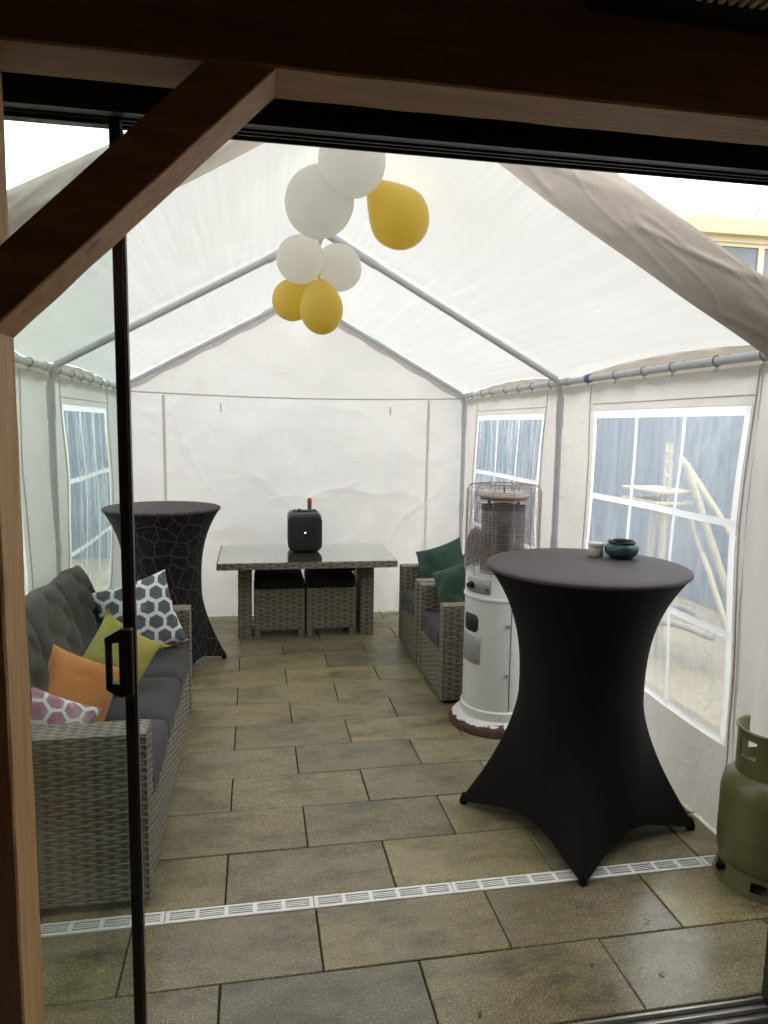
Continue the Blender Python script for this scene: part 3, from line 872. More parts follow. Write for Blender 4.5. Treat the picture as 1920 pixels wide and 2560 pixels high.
# side walls with windows
WZ0, WZ1 = .42, 1.735
def side_off(y, z, sgn):
    w = .016*noise.fractal(Vector((sgn*5, y*1.5, z*.9)), 1., 2., 3)
    w += .020*math.sin(y*6.3+sgn)*math.sin(PI*min(1, z/1.9))*.5
    w += -.055*math.exp(-((z-1.15)/.5)**2)*.35
    if z < .5: w += .05*(.5-z)
    # windows belly in and out
    return w
def side_pt(y, z, sgn, d=0.):
    X = XR if sgn > 0 else XL
    ww = side_off(y, z, sgn)
    return (X+sgn*(.028+ww+d), y+.012*math.sin(z*5+y*3), z)
def side_wall(sgn, y0, y1, wy0, wy1, creased, plab):
    # rows/cols aligned to window edges
    def lin(a, b, st): n = max(2, int(round((b-a)/st))+1); return list(np.linspace(a, b, n))
    st_ = .028
    oy0, oy1, oz0, oz1 = wy0-.015, wy1+.015, WZ0-.016, WZ1+.019
    ys = lin(y0, oy0, st_)[:-1]+lin(oy0, oy1, st_)[:-1]+lin(oy1, y1, st_)
    zs = lin(.012, oz0, st_)[:-1]+lin(oz0, oz1, st_)[:-1]+lin(oz1, ZE-.03, st_)
    ys = np.array(ys); zs = np.array(zs)
    P = [side_pt(a, b, sgn) for a in ys for b in zs]
    ci = lambda a, b: not (oy0-1e-6 <= a and a < oy1-1e-6 and oz0-1e-6 <= b and b < oz1-1e-6)
    F = []; G = []
    nv = len(zs)
    for i in range(len(ys)-1):
        for j in range(nv-1):
            q = (i*nv+j, (i+1)*nv+j, (i+1)*nv+j+1, i*nv+j+1)
            (F if ci(ys[i], zs[j]) else G).append(q)
    wl = obj('side_wall', P, F, M['side'], tent, smooth=True)
    # pane with finer pleats
    n1, n2 = 110, 44; P = []
    for i in range(n1):
        y = wy0+.014+(wy1-wy0-.028)*i/(n1-1); e = min(i, n1-1-i)/8.
        for j in range(n2):
            z = WZ0+.014+(WZ1-WZ0-.030)*j/(n2-1); e2 = min(1, e, min(j, n2-1-j)/5.)
            pl = (.010 if creased else .003)*math.sin(y*62+1.5*math.sin(z*2.2+y*3)+2*noise.noise(Vector((y*5, z, 0))))*e2
            P.append(side_pt(y, z, sgn, pl+.001))
    obj('window', P, grid_faces(n1, n2), M['pvc_creased' if creased else 'pvc'], wl, smooth=True)
    # white welded strips
    def band(name, pts, w, vertical):
        V = []
        for (y, z) in pts:
            for s in (-1, 0, 1):
                a, b = (y+s*w/2, z) if vertical else (y, z+s*w/2)
                p = side_pt(a, b, sgn, -.0055 if s == 0 else -.0035); V.append(p)
        n = len(pts)
        obj(name, V, [(3*i+k, 3*i+k+1, 3*i+k+4, 3*i+k+3) for i in range(n-1) for k in (0, 1)], M['strip'], wl, smooth=True)
    ty = np.linspace(wy0-.017, wy1+.017, 50); tz = np.linspace(WZ0-.018, WZ1+.021, 50)
    band('window_edge', [(a, WZ1) for a in ty], .042, False); band('window_edge', [(a, WZ0) for a in ty], .036, False)
    band('window_edge', [(wy0, b) for b in tz], .034, True); band('window_edge', [(wy1, b) for b in tz], .034, True)
    for f in (1/3, 2/3):
        band('window_bar', [(a, WZ0+(WZ1-WZ0)*f) for a in ty], .03, False)
        band('window_bar', [(wy0+(wy1-wy0)*f, b) for b in tz], .024, True)
    # seam round the window panel
    def seam(pts):
        B().tube([side_pt(a, b, sgn, -.004) for a, b in pts], .0035, 6).build('seam', M['seam'], wl, smooth=True)
    seam([(wy1+.07, b) for b in np.linspace(.05, ZE-.04, 40)]); seam([(wy0-.035, b) for b in np.linspace(.02, ZE-.04, 40)])
    seam([(a, WZ1+.055) for a in np.linspace(wy0-.03, wy1+.03, 30)])
    return wl
side_wall(1, 2.37, YM, 2.43, 3.62, False, '')
side_wall(1, YM+.004, YB+.02, 4.37, 5.70, True, '')
side_wall(-1, YF, YM, 2.43, 3.56, False, '')
side_wall(-1, YM+.004, YB+.02, 4.42, 5.60, True, '')
# near right corner: the front sheet gathered aside, folding outward
n1, n2 = 60, 60; P = []
for i in range(n1):
    t = i/(n1-1)
    for j in range(n2):
        z = .02+(ZE-.02-.02)*j/(n2-1)
        p0 = side_pt(2.372, z, 1)
        fl = .020*noise.fractal(Vector((t*5, z*1.6, 4)), 1., 2., 4)+.010*math.sin(t*26+z*1.5)*(.4+.6*(1-z/2))
        P.append((p0[0]-.004+.62*t, 2.372-.02*t-.05*math.sin(t*PI*.8)*.4-fl*min(1, t*6), z))
obj('front_sheet', P, grid_faces(n1, n2), M['side'], tent, smooth=True)

# ------------------------------------------------------------------ VERANDA (dark foreground)
ver = thing('veranda_frame', (-.49, 1.36, 0), 'dark brown wooden veranda frame of post, beam and diagonal brace framing the view', 'wooden frame')
Y1, Y2 = 1.30, 1.42
PX = -.428; BZ = 2.252
def wob_box(b, x0, x1, y0, y1, z0, z1, ax, n=26, amp=.0016, seed=0.):
    """timber with slightly uneven, eased edges"""
    L0, L1 = {'x': (x0, x1), 'z': (z0, z1)}[ax]
    V = []; e = .004
    for i in range(n):
        t = L0+(L1-L0)*i/(n-1)
        if ax == 'z': cs = [(x0+e, y0), (x1-e, y0), (x1, y0+e), (x1, y1-e), (x1-e, y1), (x0+e, y1), (x0, y1-e), (x0, y0+e)]
        else: cs = [(y0+e, z0), (y1-e, z0), (y1, z0+e), (y1, z1-e), (y1-e, z1), (y0+e, z1), (y0, z1-e), (y0, z0+e)]
        for k, (a, c) in enumerate(cs):
            d1 = amp*noise.noise(Vector((t*9, k*3.1, seed))); d2 = amp*noise.noise(Vector((t*9, k*3.1, seed+9)))
            V.append((a+d1, c+d2, t) if ax == 'z' else (t, a+d1, c+d2))
    F = [(i*8+k, i*8+(k+1) % 8, (i+1)*8+(k+1) % 8, (i+1)*8+k) for i in range(n-1) for k in range(8)]
    F += [tuple(range(7, -1, -1)), tuple((n-1)*8+k for k in range(8))]
    return b.add(V, F)
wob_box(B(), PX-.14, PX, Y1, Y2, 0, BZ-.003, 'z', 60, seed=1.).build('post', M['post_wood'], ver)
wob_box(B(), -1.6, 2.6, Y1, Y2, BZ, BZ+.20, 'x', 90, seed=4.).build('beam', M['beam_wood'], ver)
# brace: 45-degree timber between post and beam
poly = [(PX+.001, 1.799), (.040, BZ-.001), (-.078, BZ-.001), (PX+.001, 1.917)]
b = B(); n = 24
V = []
for k in range(n):
    t = k/(n-1)
    lo = Vector((poly[0][0], 0, poly[0][1])).lerp(Vector((poly[1][0], 0, poly[1][1])), t)
    hi = Vector((poly[3][0], 0, poly[3][1])).lerp(Vector((poly[2][0], 0, poly[2][1])), t)
    d = .002*noise.noise(Vector((t*9, 2, 2))); d2 = .002*noise.noise(Vector((t*9, 7, 2)))
    V += [(lo.x, Y1+.003, lo.z+d+.003), (lo.x, Y1+.006, lo.z+d), (lo.x, Y2-.005, lo.z+d2), (hi.x, Y2-.005, hi.z), (hi.x, Y1+.003, hi.z)]
b.add(V, [(k*5+q, (k+1)*5+q, (k+1)*5+(q+1) % 5, k*5+(q+1) % 5) for k in range(n-1) for q in range(5)]+[(0, 1, 2, 3, 4), tuple((n-1)*5+q for q in (4, 3, 2, 1, 0))])
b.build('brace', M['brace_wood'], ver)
# roof and walls of the dark veranda the photographer stands in
tag(B().box(-1.7, 2.7, -3, Y2-.005, BZ+.204, BZ+.30).build('veranda_ceiling', M['inwall']), kind='structure')
tag(B().box(-1.8, -1.704, -3, Y2, -.03, BZ+.30).build('veranda_side_wall', M['inwall']), kind='structure')
tag(B().box(2.704, 2.8, -3, Y2, -.03, BZ+.30).build('veranda_side_wall', M['inwall']), kind='structure')
tag(B().box(-1.8, 2.8, -3.1, -3.004, -.03, BZ+.30).build('veranda_back_wall', M['inwall']), kind='structure')
tag(B().box(-1.7, 2.7, -3, 1.0, -.0345, -.004).build('veranda_floor', M['inwall']), kind='structure')
# pale slats of a vent under the roof, top right corner
vent = thing('ceiling_vent', (.95, 1.15, BZ+.2), 'dark ceiling vent with a row of tan slats in the top right corner', 'vent')
b = B(); z1 = BZ+.2015
b.box(.60, 1.4, 1.234, 1.297, 2.402, z1); b.box(.60, 1.4, .96, .998, 2.402, z1); b.box(.60, .64, 1.0, 1.232, 2.402, z1)
b.build('frame', M['blackplastic'], vent)
for k in range(30): B().box(.668+k*.0208, .6775+k*.0208, 1.0, 1.2325, 2.404, 2.412).build('slat', M['slat'], vent)

# door rail above, bottom track, sliding glass panel, jamb
rail = thing('door_rail', (.4, 1.58, 2.27), 'black aluminium overhead rail of the sliding doors below the wooden beam', 'rail')
B().box(-1.5, 2.5, 1.50, 1.515, 2.236, 2.46).build('fascia', M['alu'], rail)
B().box(-1.5, 2.5, 1.516, 1.72, 2.31, 2.46).build('track_body', M['alu'], rail)
for k, (yy, zz) in enumerate([(1.545, 2.247), (1.585, 2.254), (1.625, 2.262), (1.675, 2.270)]):
    B().box(-1.5, 2.5, yy, yy+.007, zz, 2.309, .0015).build('track_lip', M['alu'], rail)
B().box(-1.5, 2.5, Y2+.002, 1.498, 2.30, 2.46).build('filler', M['alu'], rail)
fl = thing('door_track', (.6, 1.63, 0), 'brushed metal floor track of the sliding doors at the bottom edge', 'track')
B().box(-.42, 1.487, 1.545, 1.668, -.02, .002).build('track_plate', M['track'], fl)
for yy in (1.553, 1.585, 1.617, 1.648, ): B().box(-.42, 1.45, yy, yy+.006, .0025, .016, .0015).build('track_rib', M['track'], fl)
jb = thing('door_jamb', (1.45, 1.6, 0), 'black door jamb at the bottom right edge', 'door frame')
B().box(1.488, 1.58, 1.54, 1.70, 0, 2.235).build('jamb_profile', M['alu'], jb)
B().box(1.452, 1.4875, 1.60, 1.66, 0, .11).build('guide_block', M['blackplastic'], jb)
dp = thing('sliding_glass_door', (-.6, 1.6, .012), 'sliding glass door panel with slim black stile and bracket handle at left', 'door')
B().box(-1.35, -.2845, 1.596, 1.604, .03, 2.245).build('glass_pane', M['glass'], dp)
B().box(-.284, -.262, 1.585, 1.615, .017, 2.268, .0015).build('stile', M['alu'], dp)
B().box(-1.35, -.2845, 1.590, 1.610, .017, .0295).build('bottom_rail', M['alu'], dp)
B().box(-1.35, -.2845, 1.590, 1.610, 2.2455, 2.272).build('top_rail', M['alu'], dp)
B().box(-.2615, -.2585, 1.59, 1.61, .03, 2.24).build('edge_seal', M['sgrey'], dp)
hd = B()
zc = 1.127
hd.prism([(-.284, zc+.082), (-.300, zc+.073), (-.3185, zc+.062), (-.3185, zc+.048), (-.284, zc+.052)], 1.562, 1.576, 'y')
hd.prism([(-.284, zc-.072), (-.300, zc-.066), (-.317, zc-.054), (-.317, zc-.038), (-.284, zc-.044)], 1.562, 1.576, 'y')
hd.box(-.3185, -.305, 1.562, 1.576, zc-.054, zc+.062, .002); hd.box(-.2905, -.262, 1.562, 1.584, zc-.072, zc+.080, .003)
hd.build('handle', M['alu'], dp)

# ------------------------------------------------------------------ SOFA left
sofa = thing('wicker_sofa', (-.70, 3.23, 0), 'grey wicker three-seat sofa with charcoal cushions along the left tent wall', 'sofa')
SX0, SX1, SY0, SY1 = -1.0, -.36, 2.36, 4.10
wicker_box('arm', (SX0, SX1, SY0, SY0+.125, .03, .62), sofa, ('-y', '+x', '+z', '+y'), res=(5, 4))
wicker_box('arm', (SX0, SX1, SY1-.125, SY1, .03, .62), sofa, ('-y', '+x', '+z'), res=(4, 3))
wicker_box('base', (SX0, SX1-.004, SY0+.126, SY1-.126, .03, .29), sofa, ('+x', '+z'), res=(4, 4))
wicker_box('back', (SX0-.02, SX0+.09, SY0+.126, SY1-.126, .291, .76), sofa, ('+x', '+z'), res=(3, 3))
for (x, y) in ((SX0+.05, SY0+.06), (SX1-.05, SY0+.06), (SX0+.05, SY1-.06), (SX1-.05, SY1-.06)):
    B().box(x-.02, x+.02, y-.02, y+.02, 0, .028).build('foot', M['blackplastic'], sofa)
ys = [2.489, 2.985, 3.485, 3.972]
for k in range(3):
    cushion('seat_cushion', (SX0+.24, SX1+.0, ys[k], ys[k+1], .292, .415), M['cush_seat'], sofa, .032, .016, 16, k*3.)
def back_cushion(y0, y1, root, mat, x_face=-.80, z0=.41, z1=.92, sgn=1, tilt=.13, thick=.13, seed=0, tuft=True):
    """tufted cushion standing against the back rest; face towards +x (sgn=1)"""
    n = 46; V = []; Fs = []
    for side in (1, -1):
        for i in range(n):
            for j in range(n):
                u, v = i/(n-1)*2-1, j/(n-1)*2-1
                edge = ((1-u*u)*(1-v*v))**.33
                y = (y0+y1)/2+u*(y1-y0)/2*(1-.03*v*v); z = (z0+z1)/2+v*(z1-z0)/2*(1-.035*u*u)+.012*noise.noise(Vector((u*2, v*2, seed)))
                t = thick/2*edge
                if tuft and side == 1:
                    d = 0
                    for (a, c) in ((-.5, .45), (0, .05), (.5, .45), (-.5, -.4), (.5, -.4), (0, .82), (-1, .05), (1, .05)):
                        r2 = ((u-a)**2+(v-c)**2); d += math.exp(-r2/.018)*.030+math.exp(-r2/.09)*.014
                    # pulled lines between the buttons
                    for (a, c, e, f) in ((-.5, .45, 0, .05), (.5, .45, 0, .05), (-.5, -.4, 0, .05), (.5, -.4, 0, .05), (-.5, .45, 0, .82), (.5, .45, 0, .82), (-.5, .45, -1, .05), (.5, .45, 1, .05), (-.5, -.4, -1, .05), (.5, -.4, 1, .05), (-.5, -.4, -.2, -1), (.5, -.4, .2, -1)):
                        L = (e-a)**2+(f-c)**2; s = max(0, min(1, ((u-a)*(e-a)+(v-c)*(f-c))/L))
                        r2 = (u-a-s*(e-a))**2+(v-c-s*(f-c))**2; d += .011*math.exp(-r2/.006)
                    t = t*1.25-min(d, .045)*edge
                t += .006*noise.noise(Vector((u*3, v*3, seed+side)))*edge
                x = x_face-sgn*thick/2+sgn*side*t-sgn*tilt*(z-z0)
                V.append((x, y, z))
        f = grid_faces(n, n)
        if side*sgn < 0: f = f[:, ::-1]
        Fs.append(f+len(V)-n*n)
    o = obj('back_cushion', V, np.concatenate(Fs), mat, root, smooth=True); bm_weld(o, 2e-4); return o
for k in range(3): back_cushion(ys[k]+.005, ys[k+1]-.005+(0), sofa, M['cush'], -.715, .41, .93-.015*k, 1, .30, .15, k*5.)

# throw pillows on the sofa (front face looks to -y before turning)
G = 'throw pillows on the left sofa'
pillow('throw_pillow', (-.60, 3.80, .635), .40, .15, (R(-14), R(-15), R(14)), M['hexblue'], 'white pillow with blue hexagons at the far end of the left sofa', seed=1, group=G)
pg = pillow('throw_pillow', (-.615, 3.28, .585), .31, .13, (R(-16), R(38), R(22)), M['yellowgreen'], 'mustard green pillow with fringed corners in the middle of the left sofa', seed=4, group=G)
for (u, v) in ((1, 1), (1, -1), (-1, 1), (-1, -1)):
    b = B(); mt = Euler((R(-16), R(38), R(22))).to_matrix()
    for k in range(16):
        c0 = Vector((-.615, 3.28, .585))+mt@Vector((u*(.138-.004*(k % 4)), random.uniform(-.006, .006), v*(.138-.002*(k//4))))
        d = mt@Vector((u*random.uniform(.01, .045), random.uniform(-.02, .02), v*random.uniform(.01, .045)))+Vector((0, 0, -.008))
        b.tube([c0, c0+d*.6, c0+d+Vector((0, 0, -.006))], .0028, 4)
    b.build('fringe', M['yellowgreen'], pg)
pillow('throw_pillow', (-.705, 2.90, .568), .315, .15, (R(-20), R(30), R(30)), M['orange'], 'plain orange velvet pillow on the left sofa', seed=7, group=G)
pillow('throw_pillow', (-.81, 2.62, .50), .40, .15, (R(-16), R(33), R(24)), M['hexpink'], 'white pillow with pink hexagons at the near end of the left sofa', seed=9, group=G)

# ------------------------------------------------------------------ wicker armchairs right
def armchair(y0, y1, label, seed):
    ch = thing('wicker_armchair', (1.43, (y0+y1)/2, 0), label, 'armchair', 'wicker armchairs along the right tent wall')
    x0, x1 = 1.10, 1.72
    wicker_box('arm', (x0, x1-.10, y0, y0+.095, .02, .60), ch, ('-y', '-x', '+z'), stake=.045, row=.0155, amp=.0035, res=(4, 4))
    wicker_box('arm', (x0, x1-.10, y1-.095, y1, .02, .60), ch, ('-y', '-x', '+z'), stake=.045, row=.0155, amp=.0035, res=(4, 4))
    wicker_box('base', (x0+.003, x1-.10, y0+.096, y1-.096, .02, .30), ch, ('-x', '+z'), stake=.045, row=.0155, amp=.0035, res=(4, 4))
    wicker_box('back', (x1-.099, x1, y0, y1, .02, .80), ch, ('-x', '-y', '+z'), stake=.045, row=.0155, amp=.0035, res=(4, 4))
    cushion('seat_cushion', (x0+.002, x1-.24, y0+.098, y1-.098, .302, .42), M['cush_seat'], ch, .03, .014, 14, seed)
    back_cushion(y0+.10, y1-.10, ch, M['cush'], 1.50, .42, .90, -1, .18, .13, seed)
    for (a, c) in ((x0+.04, y0+.04), (x1-.05, y0+.04), (x0+.04, y1-.04), (x1-.05, y1-.04)):
        B().box(a-.02, a+.02, c-.02, c+.02, 0, .018).build('foot', M['blackplastic'], ch)
    return ch
armchair(3.96, 4.62, 'near grey wicker armchair right behind the white heater', 2.)
armchair(4.645, 5.27, 'far grey wicker armchair nearest the dining table', 6.)
G2 = 'green pillows on the armchairs'
pillow('throw_pillow', (1.37, 5.00, .60), .40, .14, (R(-12), R(-22), R(-42)), M['green'], 'dark green pillow on the far armchair', seed=12, crease=.03, group=G2)
pillow('throw_pillow', (1.33, 4.36, .585), .40, .14, (R(-10), R(-26), R(-48)), M['green'], 'dark green pillow on the near armchair behind the heater', seed=15, crease=.03, group=G2)

# ------------------------------------------------------------------ dining table with poufs
tb = thing('dining_table', (.40, 5.56, 0), 'low grey wicker table with a glass top against the back wall', 'table')
TZ = .65
wicker_box('table_rim', (-.27, 1.06, 5.16, 5.97, TZ-.052, TZ-.004), tb, ('-y', '+x', '-x'), M['wicker_table'], stake=.055, row=.016, amp=.005, res=(5, 4))
B().box(-.262, 1.052, 5.155, 5.965, TZ-.0035, TZ+.0015, .001).build('glass_top', M['tableglass'], tb)
def leg_panel(xt, xb, sgn):
    # trapezoid leg: outside edge slants outwards to the floor
    w = .104; V = []; nu, nv = 30, 70; Vs, Fs, UV = [], [], []; n = 0
    for (ya, face) in ((5.44, '-y'), ):
        p, q, uv = weave_panel((0, 0, 0), (1, 0, 0), (0, 0, 1), w, .597, .050, .018, .004, 4, 4)
        t = p[:, 2]/.597; X = xb+(xt-xb)*t+p[:, 0]
        P = np.stack([X, 5.44+p[:, 1], p[:, 2]], -1); Vs.append(P); Fs.append(q+n); UV.append(uv); n += len(P)
    for s in (0, 1):
        p, q, uv = weave_panel((0, 0, 0), (0, 1, 0), (0, 0, 1), .46, .597, .036, .016, .0, 2, 2)
        t = p[:, 2]/.597; X = xb+(xt-xb)*t+w*s; P = np.stack([X, 5.44+p[:, 1], p[:, 2]], -1)
        Vs.append(P); Fs.append(q+n if s else q[:, ::-1]+n); UV.append(uv); n += len(P)
    obj('leg', np.concatenate(Vs), np.concatenate(Fs), M['wicker_table'], tb, uv=np.concatenate(UV))
leg_panel(-.125, -.130, -1); leg_panel(.825, .825, 1)
def pouf(x0, x1, label, seed, open_):
    pf = thing('wicker_pouf', ((x0+x1)/2, 5.63, 0), label, 'pouf', 'wicker poufs under the low table')
    wicker_box('body', (x0, x1, 5.44, 5.82, .065, .385), pf, ('-y', '-x', '+x'), M['wicker_table'], stake=.050, row=.018, res=(4, 4))
    for (a, c) in ((x0, 5.44), (x1-.05, 5.44), (x0, 5.77), (x1-.05, 5.77)):
        wicker_box('leg', (a, a+.05, c, c+.05, 0, .0645), pf, ('-y', ), M['wicker_table'], stake=.050, row=.018, res=(4, 4))
    cushion('seat_cushion', (x0+.002, x1-.002, 5.445, 5.815, .388, .485), M['pouf'], pf, .035, .018, 12, seed)
pouf(-.005, .382, 'left wicker pouf with black cushion tucked under the low table', 3., 0)
pouf(.398, .785, 'right wicker pouf under the low table with a dark folded throw on top', 5., 1)
# dark folded throw lying on the right pouf
n = 40; V = []; Fs = []
for side in (1, -1):
    for i in range(n):
        for j in range(n):
            u, v = i/(n-1)*2-1, j/(n-1)*2-1
            e = ((1-u**4)*(1-v**4))**.5
            z = .525+side*(.045*e)+(.025*noise.fractal(Vector((u*2.4, v*2.4, 2)), 1., 2., 4)+.014*u)*e*(side > 0)
            V.append((.60+u*.185, 5.62+v*.15, max(z, .478+.012)))
    f = grid_faces(n, n); Fs.append((f if side > 0 else f[:, ::-1])+len(V)-n*n)
th = obj('throw_blanket', V, np.concatenate(Fs), M['pouf'], None, smooth=True, loc=(.60, 5.62, .49)); bm_weld(th)
tag(th, 'rumpled black throw lying on the right pouf under the table', 'blanket')

# portable speaker
sp = thing('portable_speaker', (.395, 5.68, TZ+.002), 'black portable speaker with a small glowing light on the low table', 'speaker')
def rrect(w, h, r, n=6, cz=0.):
    p = []
    for (sx, sz, a0) in ((1, 1, 0), (-1, 1, 90), (-1, -1, 180), (1, -1, 270)):
        for k in range(n+1):
            a = R(a0+90*k/n); p.append((sx*(w/2-r)+r*math.cos(a), cz+sz*(h/2-r)+r*math.sin(a)))
    return p
def rblock(b, cx, y0, y1, cz, w, h, r, bev=.012):
    secs = [(y0, -bev), (y0+bev, 0), (y1-bev, 0), (y1, -bev)]
    V = []; 
    for (yy, d) in secs: V += [(cx+x, yy, cz+z) for x, z in rrect(w+2*d, h+2*d, r)]
    m = len(rrect(w, h, r)); F = [(i*m+k, i*m+(k+1) % m, (i+1)*m+(k+1) % m, (i+1)*m+k) for i in range(3) for k in range(m)]
    F += [tuple(range(m-1, -1, -1)), tuple(3*m+k for k in range(m))]
    return b.add(V, F)
rblock(B(), .395, 5.595, 5.80, TZ+.163, .262, .305, .045).build('shell', M['sgrey'], sp, smooth=True)
rblock(B(), .395, 5.570, 5.5945, TZ+.149, .270, .285, .05).build('grille', M['grille'], sp, smooth=True)
rblock(B(), .395, 5.5945, 5.78, TZ+.018, .20, .030, .012, .004).build('foot', M['blackplastic'], sp)
b = B()
b.tube([(.30, 5.62, TZ+.314), (.315, 5.62, TZ+.330), (.345, 5.62, TZ+.326), (.395, 5.62, TZ+.325), (.44, 5.62, TZ+.327), (.475, 5.62, TZ+.331), (.49, 5.62, TZ+.314)], .010, 8)
b.build('carry_handle', M['sgrey'], sp, smooth=True)
B().lathe([(.001, .0), (.010, .0), (.011, .008), (.006, .012), (.001, .012)], (.352, 5.615, TZ+.331), 10).build('knob', M['blackplastic'], sp, smooth=True)
b = B(); b.box(.391, .400, 5.566, 5.5695, TZ+.152, TZ+.160, .001); b.build('light', M['led'], sp)
bt = thing('lighter_torch', (.438, 5.70, TZ+.316), 'slim red and grey stick standing upright on top of the speaker', 'torch')
B().lathe([(.0165, .0), (.0165, .05), (.017, .052)], (.438, 5.70, TZ+.3165), 14, cap0=True).build('grip', M['sgrey'], bt, smooth=True)
B().lathe([(.0175, .052), (.0185, .07), (.0185, .088), (.014, .098), (.006, .103), (.0005, .104)], (.438, 5.70, TZ+.3165), 14).build('cap', M['red'], bt, smooth=True)

# ------------------------------------------------------------------ cocktail tables with stretch covers
def cover(c, rim, waist, foot_r, foot_a, name, mat_side, mat_top, label, H=1.10, waist_t=.50, hem=.075, feet=4, uvs=7.):
    root = thing(name, (c[0], c[1], 0), label, 'cocktail table')
    na, nt = 192, 90; V = []; UV = []
    def foot_w(a):
        d = (a-foot_a) % (2*PI/feet); d = min(d, 2*PI/feet-d)/(PI/feet)     # 0 at foot, 1 between
        return d
    for j in range(nt):
        t = j/(nt-1)
        for i in range(na+1):
            a = 2*PI*i/na; d = foot_w(a)
            # straight chord between two feet, pulled further in by the stretch
            chord = foot_r*math.cos(PI/feet)/math.cos((1-d)*PI/feet) if True else foot_r
            pull = (1-(1-d)**1.35) if d < 1 else 1
            rb = chord*(1-.15*math.sin(PI/2*min(1, d*1.6)))
            zb = .012+hem*math.sin(PI/2*d)**.9
            z = (H-.012)*(1-t)+zb*t
            if t < waist_t:
                s = t/waist_t; r = waist+(rim-waist)*((1-s)**2.7)
            else:
                s = (t-waist_t)/(1-waist_t); r = waist+(rb-waist)*(s**1.6)
            # faint tension ridge towards each foot
            r += .010*math.exp(-(d/.16)**2)*max(0, t-.35)
            V.append((c[0]+r*math.cos(a), c[1]+r*math.sin(a), z)); UV.append((a/(2*PI)*uvs*1.6, z*uvs*.9))
    F = grid_faces(nt, na+1)[:, ::-1]
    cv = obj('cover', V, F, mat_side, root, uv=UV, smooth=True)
    # disc top with rolled rim
    prof = [(rim-.0005, -.014), (rim+.003, -.008), (rim+.002, -.001), (rim-.006, .003), (rim*.85, .004), (rim*.5, .0035), (.001, .0035)]
    V = [(c[0]+r*math.cos(2*PI*k/96), c[1]+r*math.sin(2*PI*k/96), H-.004+z) for r, z in prof for k in range(96)]
    F = [(i*96+k, i*96+(k+1) % 96, (i+1)*96+(k+1) % 96, (i+1)*96+k) for i in range(len(prof)-1) for k in range(96)]
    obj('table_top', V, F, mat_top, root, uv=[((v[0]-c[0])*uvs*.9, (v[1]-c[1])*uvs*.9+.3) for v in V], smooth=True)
    for k in range(feet):
        a = foot_a+2*PI*k/feet; fx, fy = c[0]+(foot_r-.022)*math.cos(a), c[1]+(foot_r-.022)*math.sin(a)
        B().lathe([(.001, .0), (.015, .0), (.018, .008), (.016, .024), (.009, .042), (.001, .055)], (fx, fy, 0), 16).build('foot_pocket', mat_side, root, smooth=True)
    B().tube([(c[0], c[1], .03), (c[0], c[1], H-.02)], .03, 12).build('column', M['blackplastic'], root)
    return root
CT = (1.345, 2.68)
a_f = math.atan2(1.773*1.65-CT[1], .563*1.65-CT[0])
cover(CT, .405, .252, .495, math.atan2(2.18-CT[1], 1.15-CT[0]), 'cocktail_table', M['black_cover'], M['black_top_lit'],
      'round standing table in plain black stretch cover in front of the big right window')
cover((-.60, 4.86), .375, .245, .43, R(20), 'cocktail_table', M['web'], M['web_top_lit'],
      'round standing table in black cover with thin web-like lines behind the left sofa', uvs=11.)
# things on the near table
jr = thing('jar', (1.475, 2.86, 1.1), 'small off-white lidded jar on the black standing table', 'jar')
B().lathe([(.001, 0), (.030, 0), (.032, .003), (.032, .040), (.030, .043)], (1.475, 2.86, 1.1005), 32).build('body', M['jar'], jr, smooth=True)
B().lathe([(.0335, .041), (.0345, .043), (.0345, .056), (.032, .059), (.001, .060)], (1.475, 2.86, 1.1005), 32).build('lid', M['jar'], jr, smooth=True)
bo = thing('ashtray_bowl', (1.565, 2.80, 1.1), 'teal glazed round bowl with dark rim on the black standing table', 'bowl')
B().lathe([(.001, 0), (.042, 0), (.05, .004), (.066, .02), (.073, .037), (.070, .052), (.058, .064), (.050, .068), (.047, .064), (.060, .05), (.062, .038), (.05, .02), (.001, .012)], (1.565, 2.80, 1.1005), 48).build('body', M['teal'], bo, smooth=True)
b = B(); V = []
b.lathe([(.049, .0655), (.058, .0685), (.060, .073), (.056, .077), (.050, .0745), (.046, .066)], (1.565, 2.80, 1.1005), 48)
for i, v in enumerate(b.V[0]):
    a = math.atan2(v[1]-2.80, v[0]-1.565); v[2] -= .007*max(0, math.cos(a*3+.5))**8
b.build('rim', M['blackplastic'], bo, smooth=True)

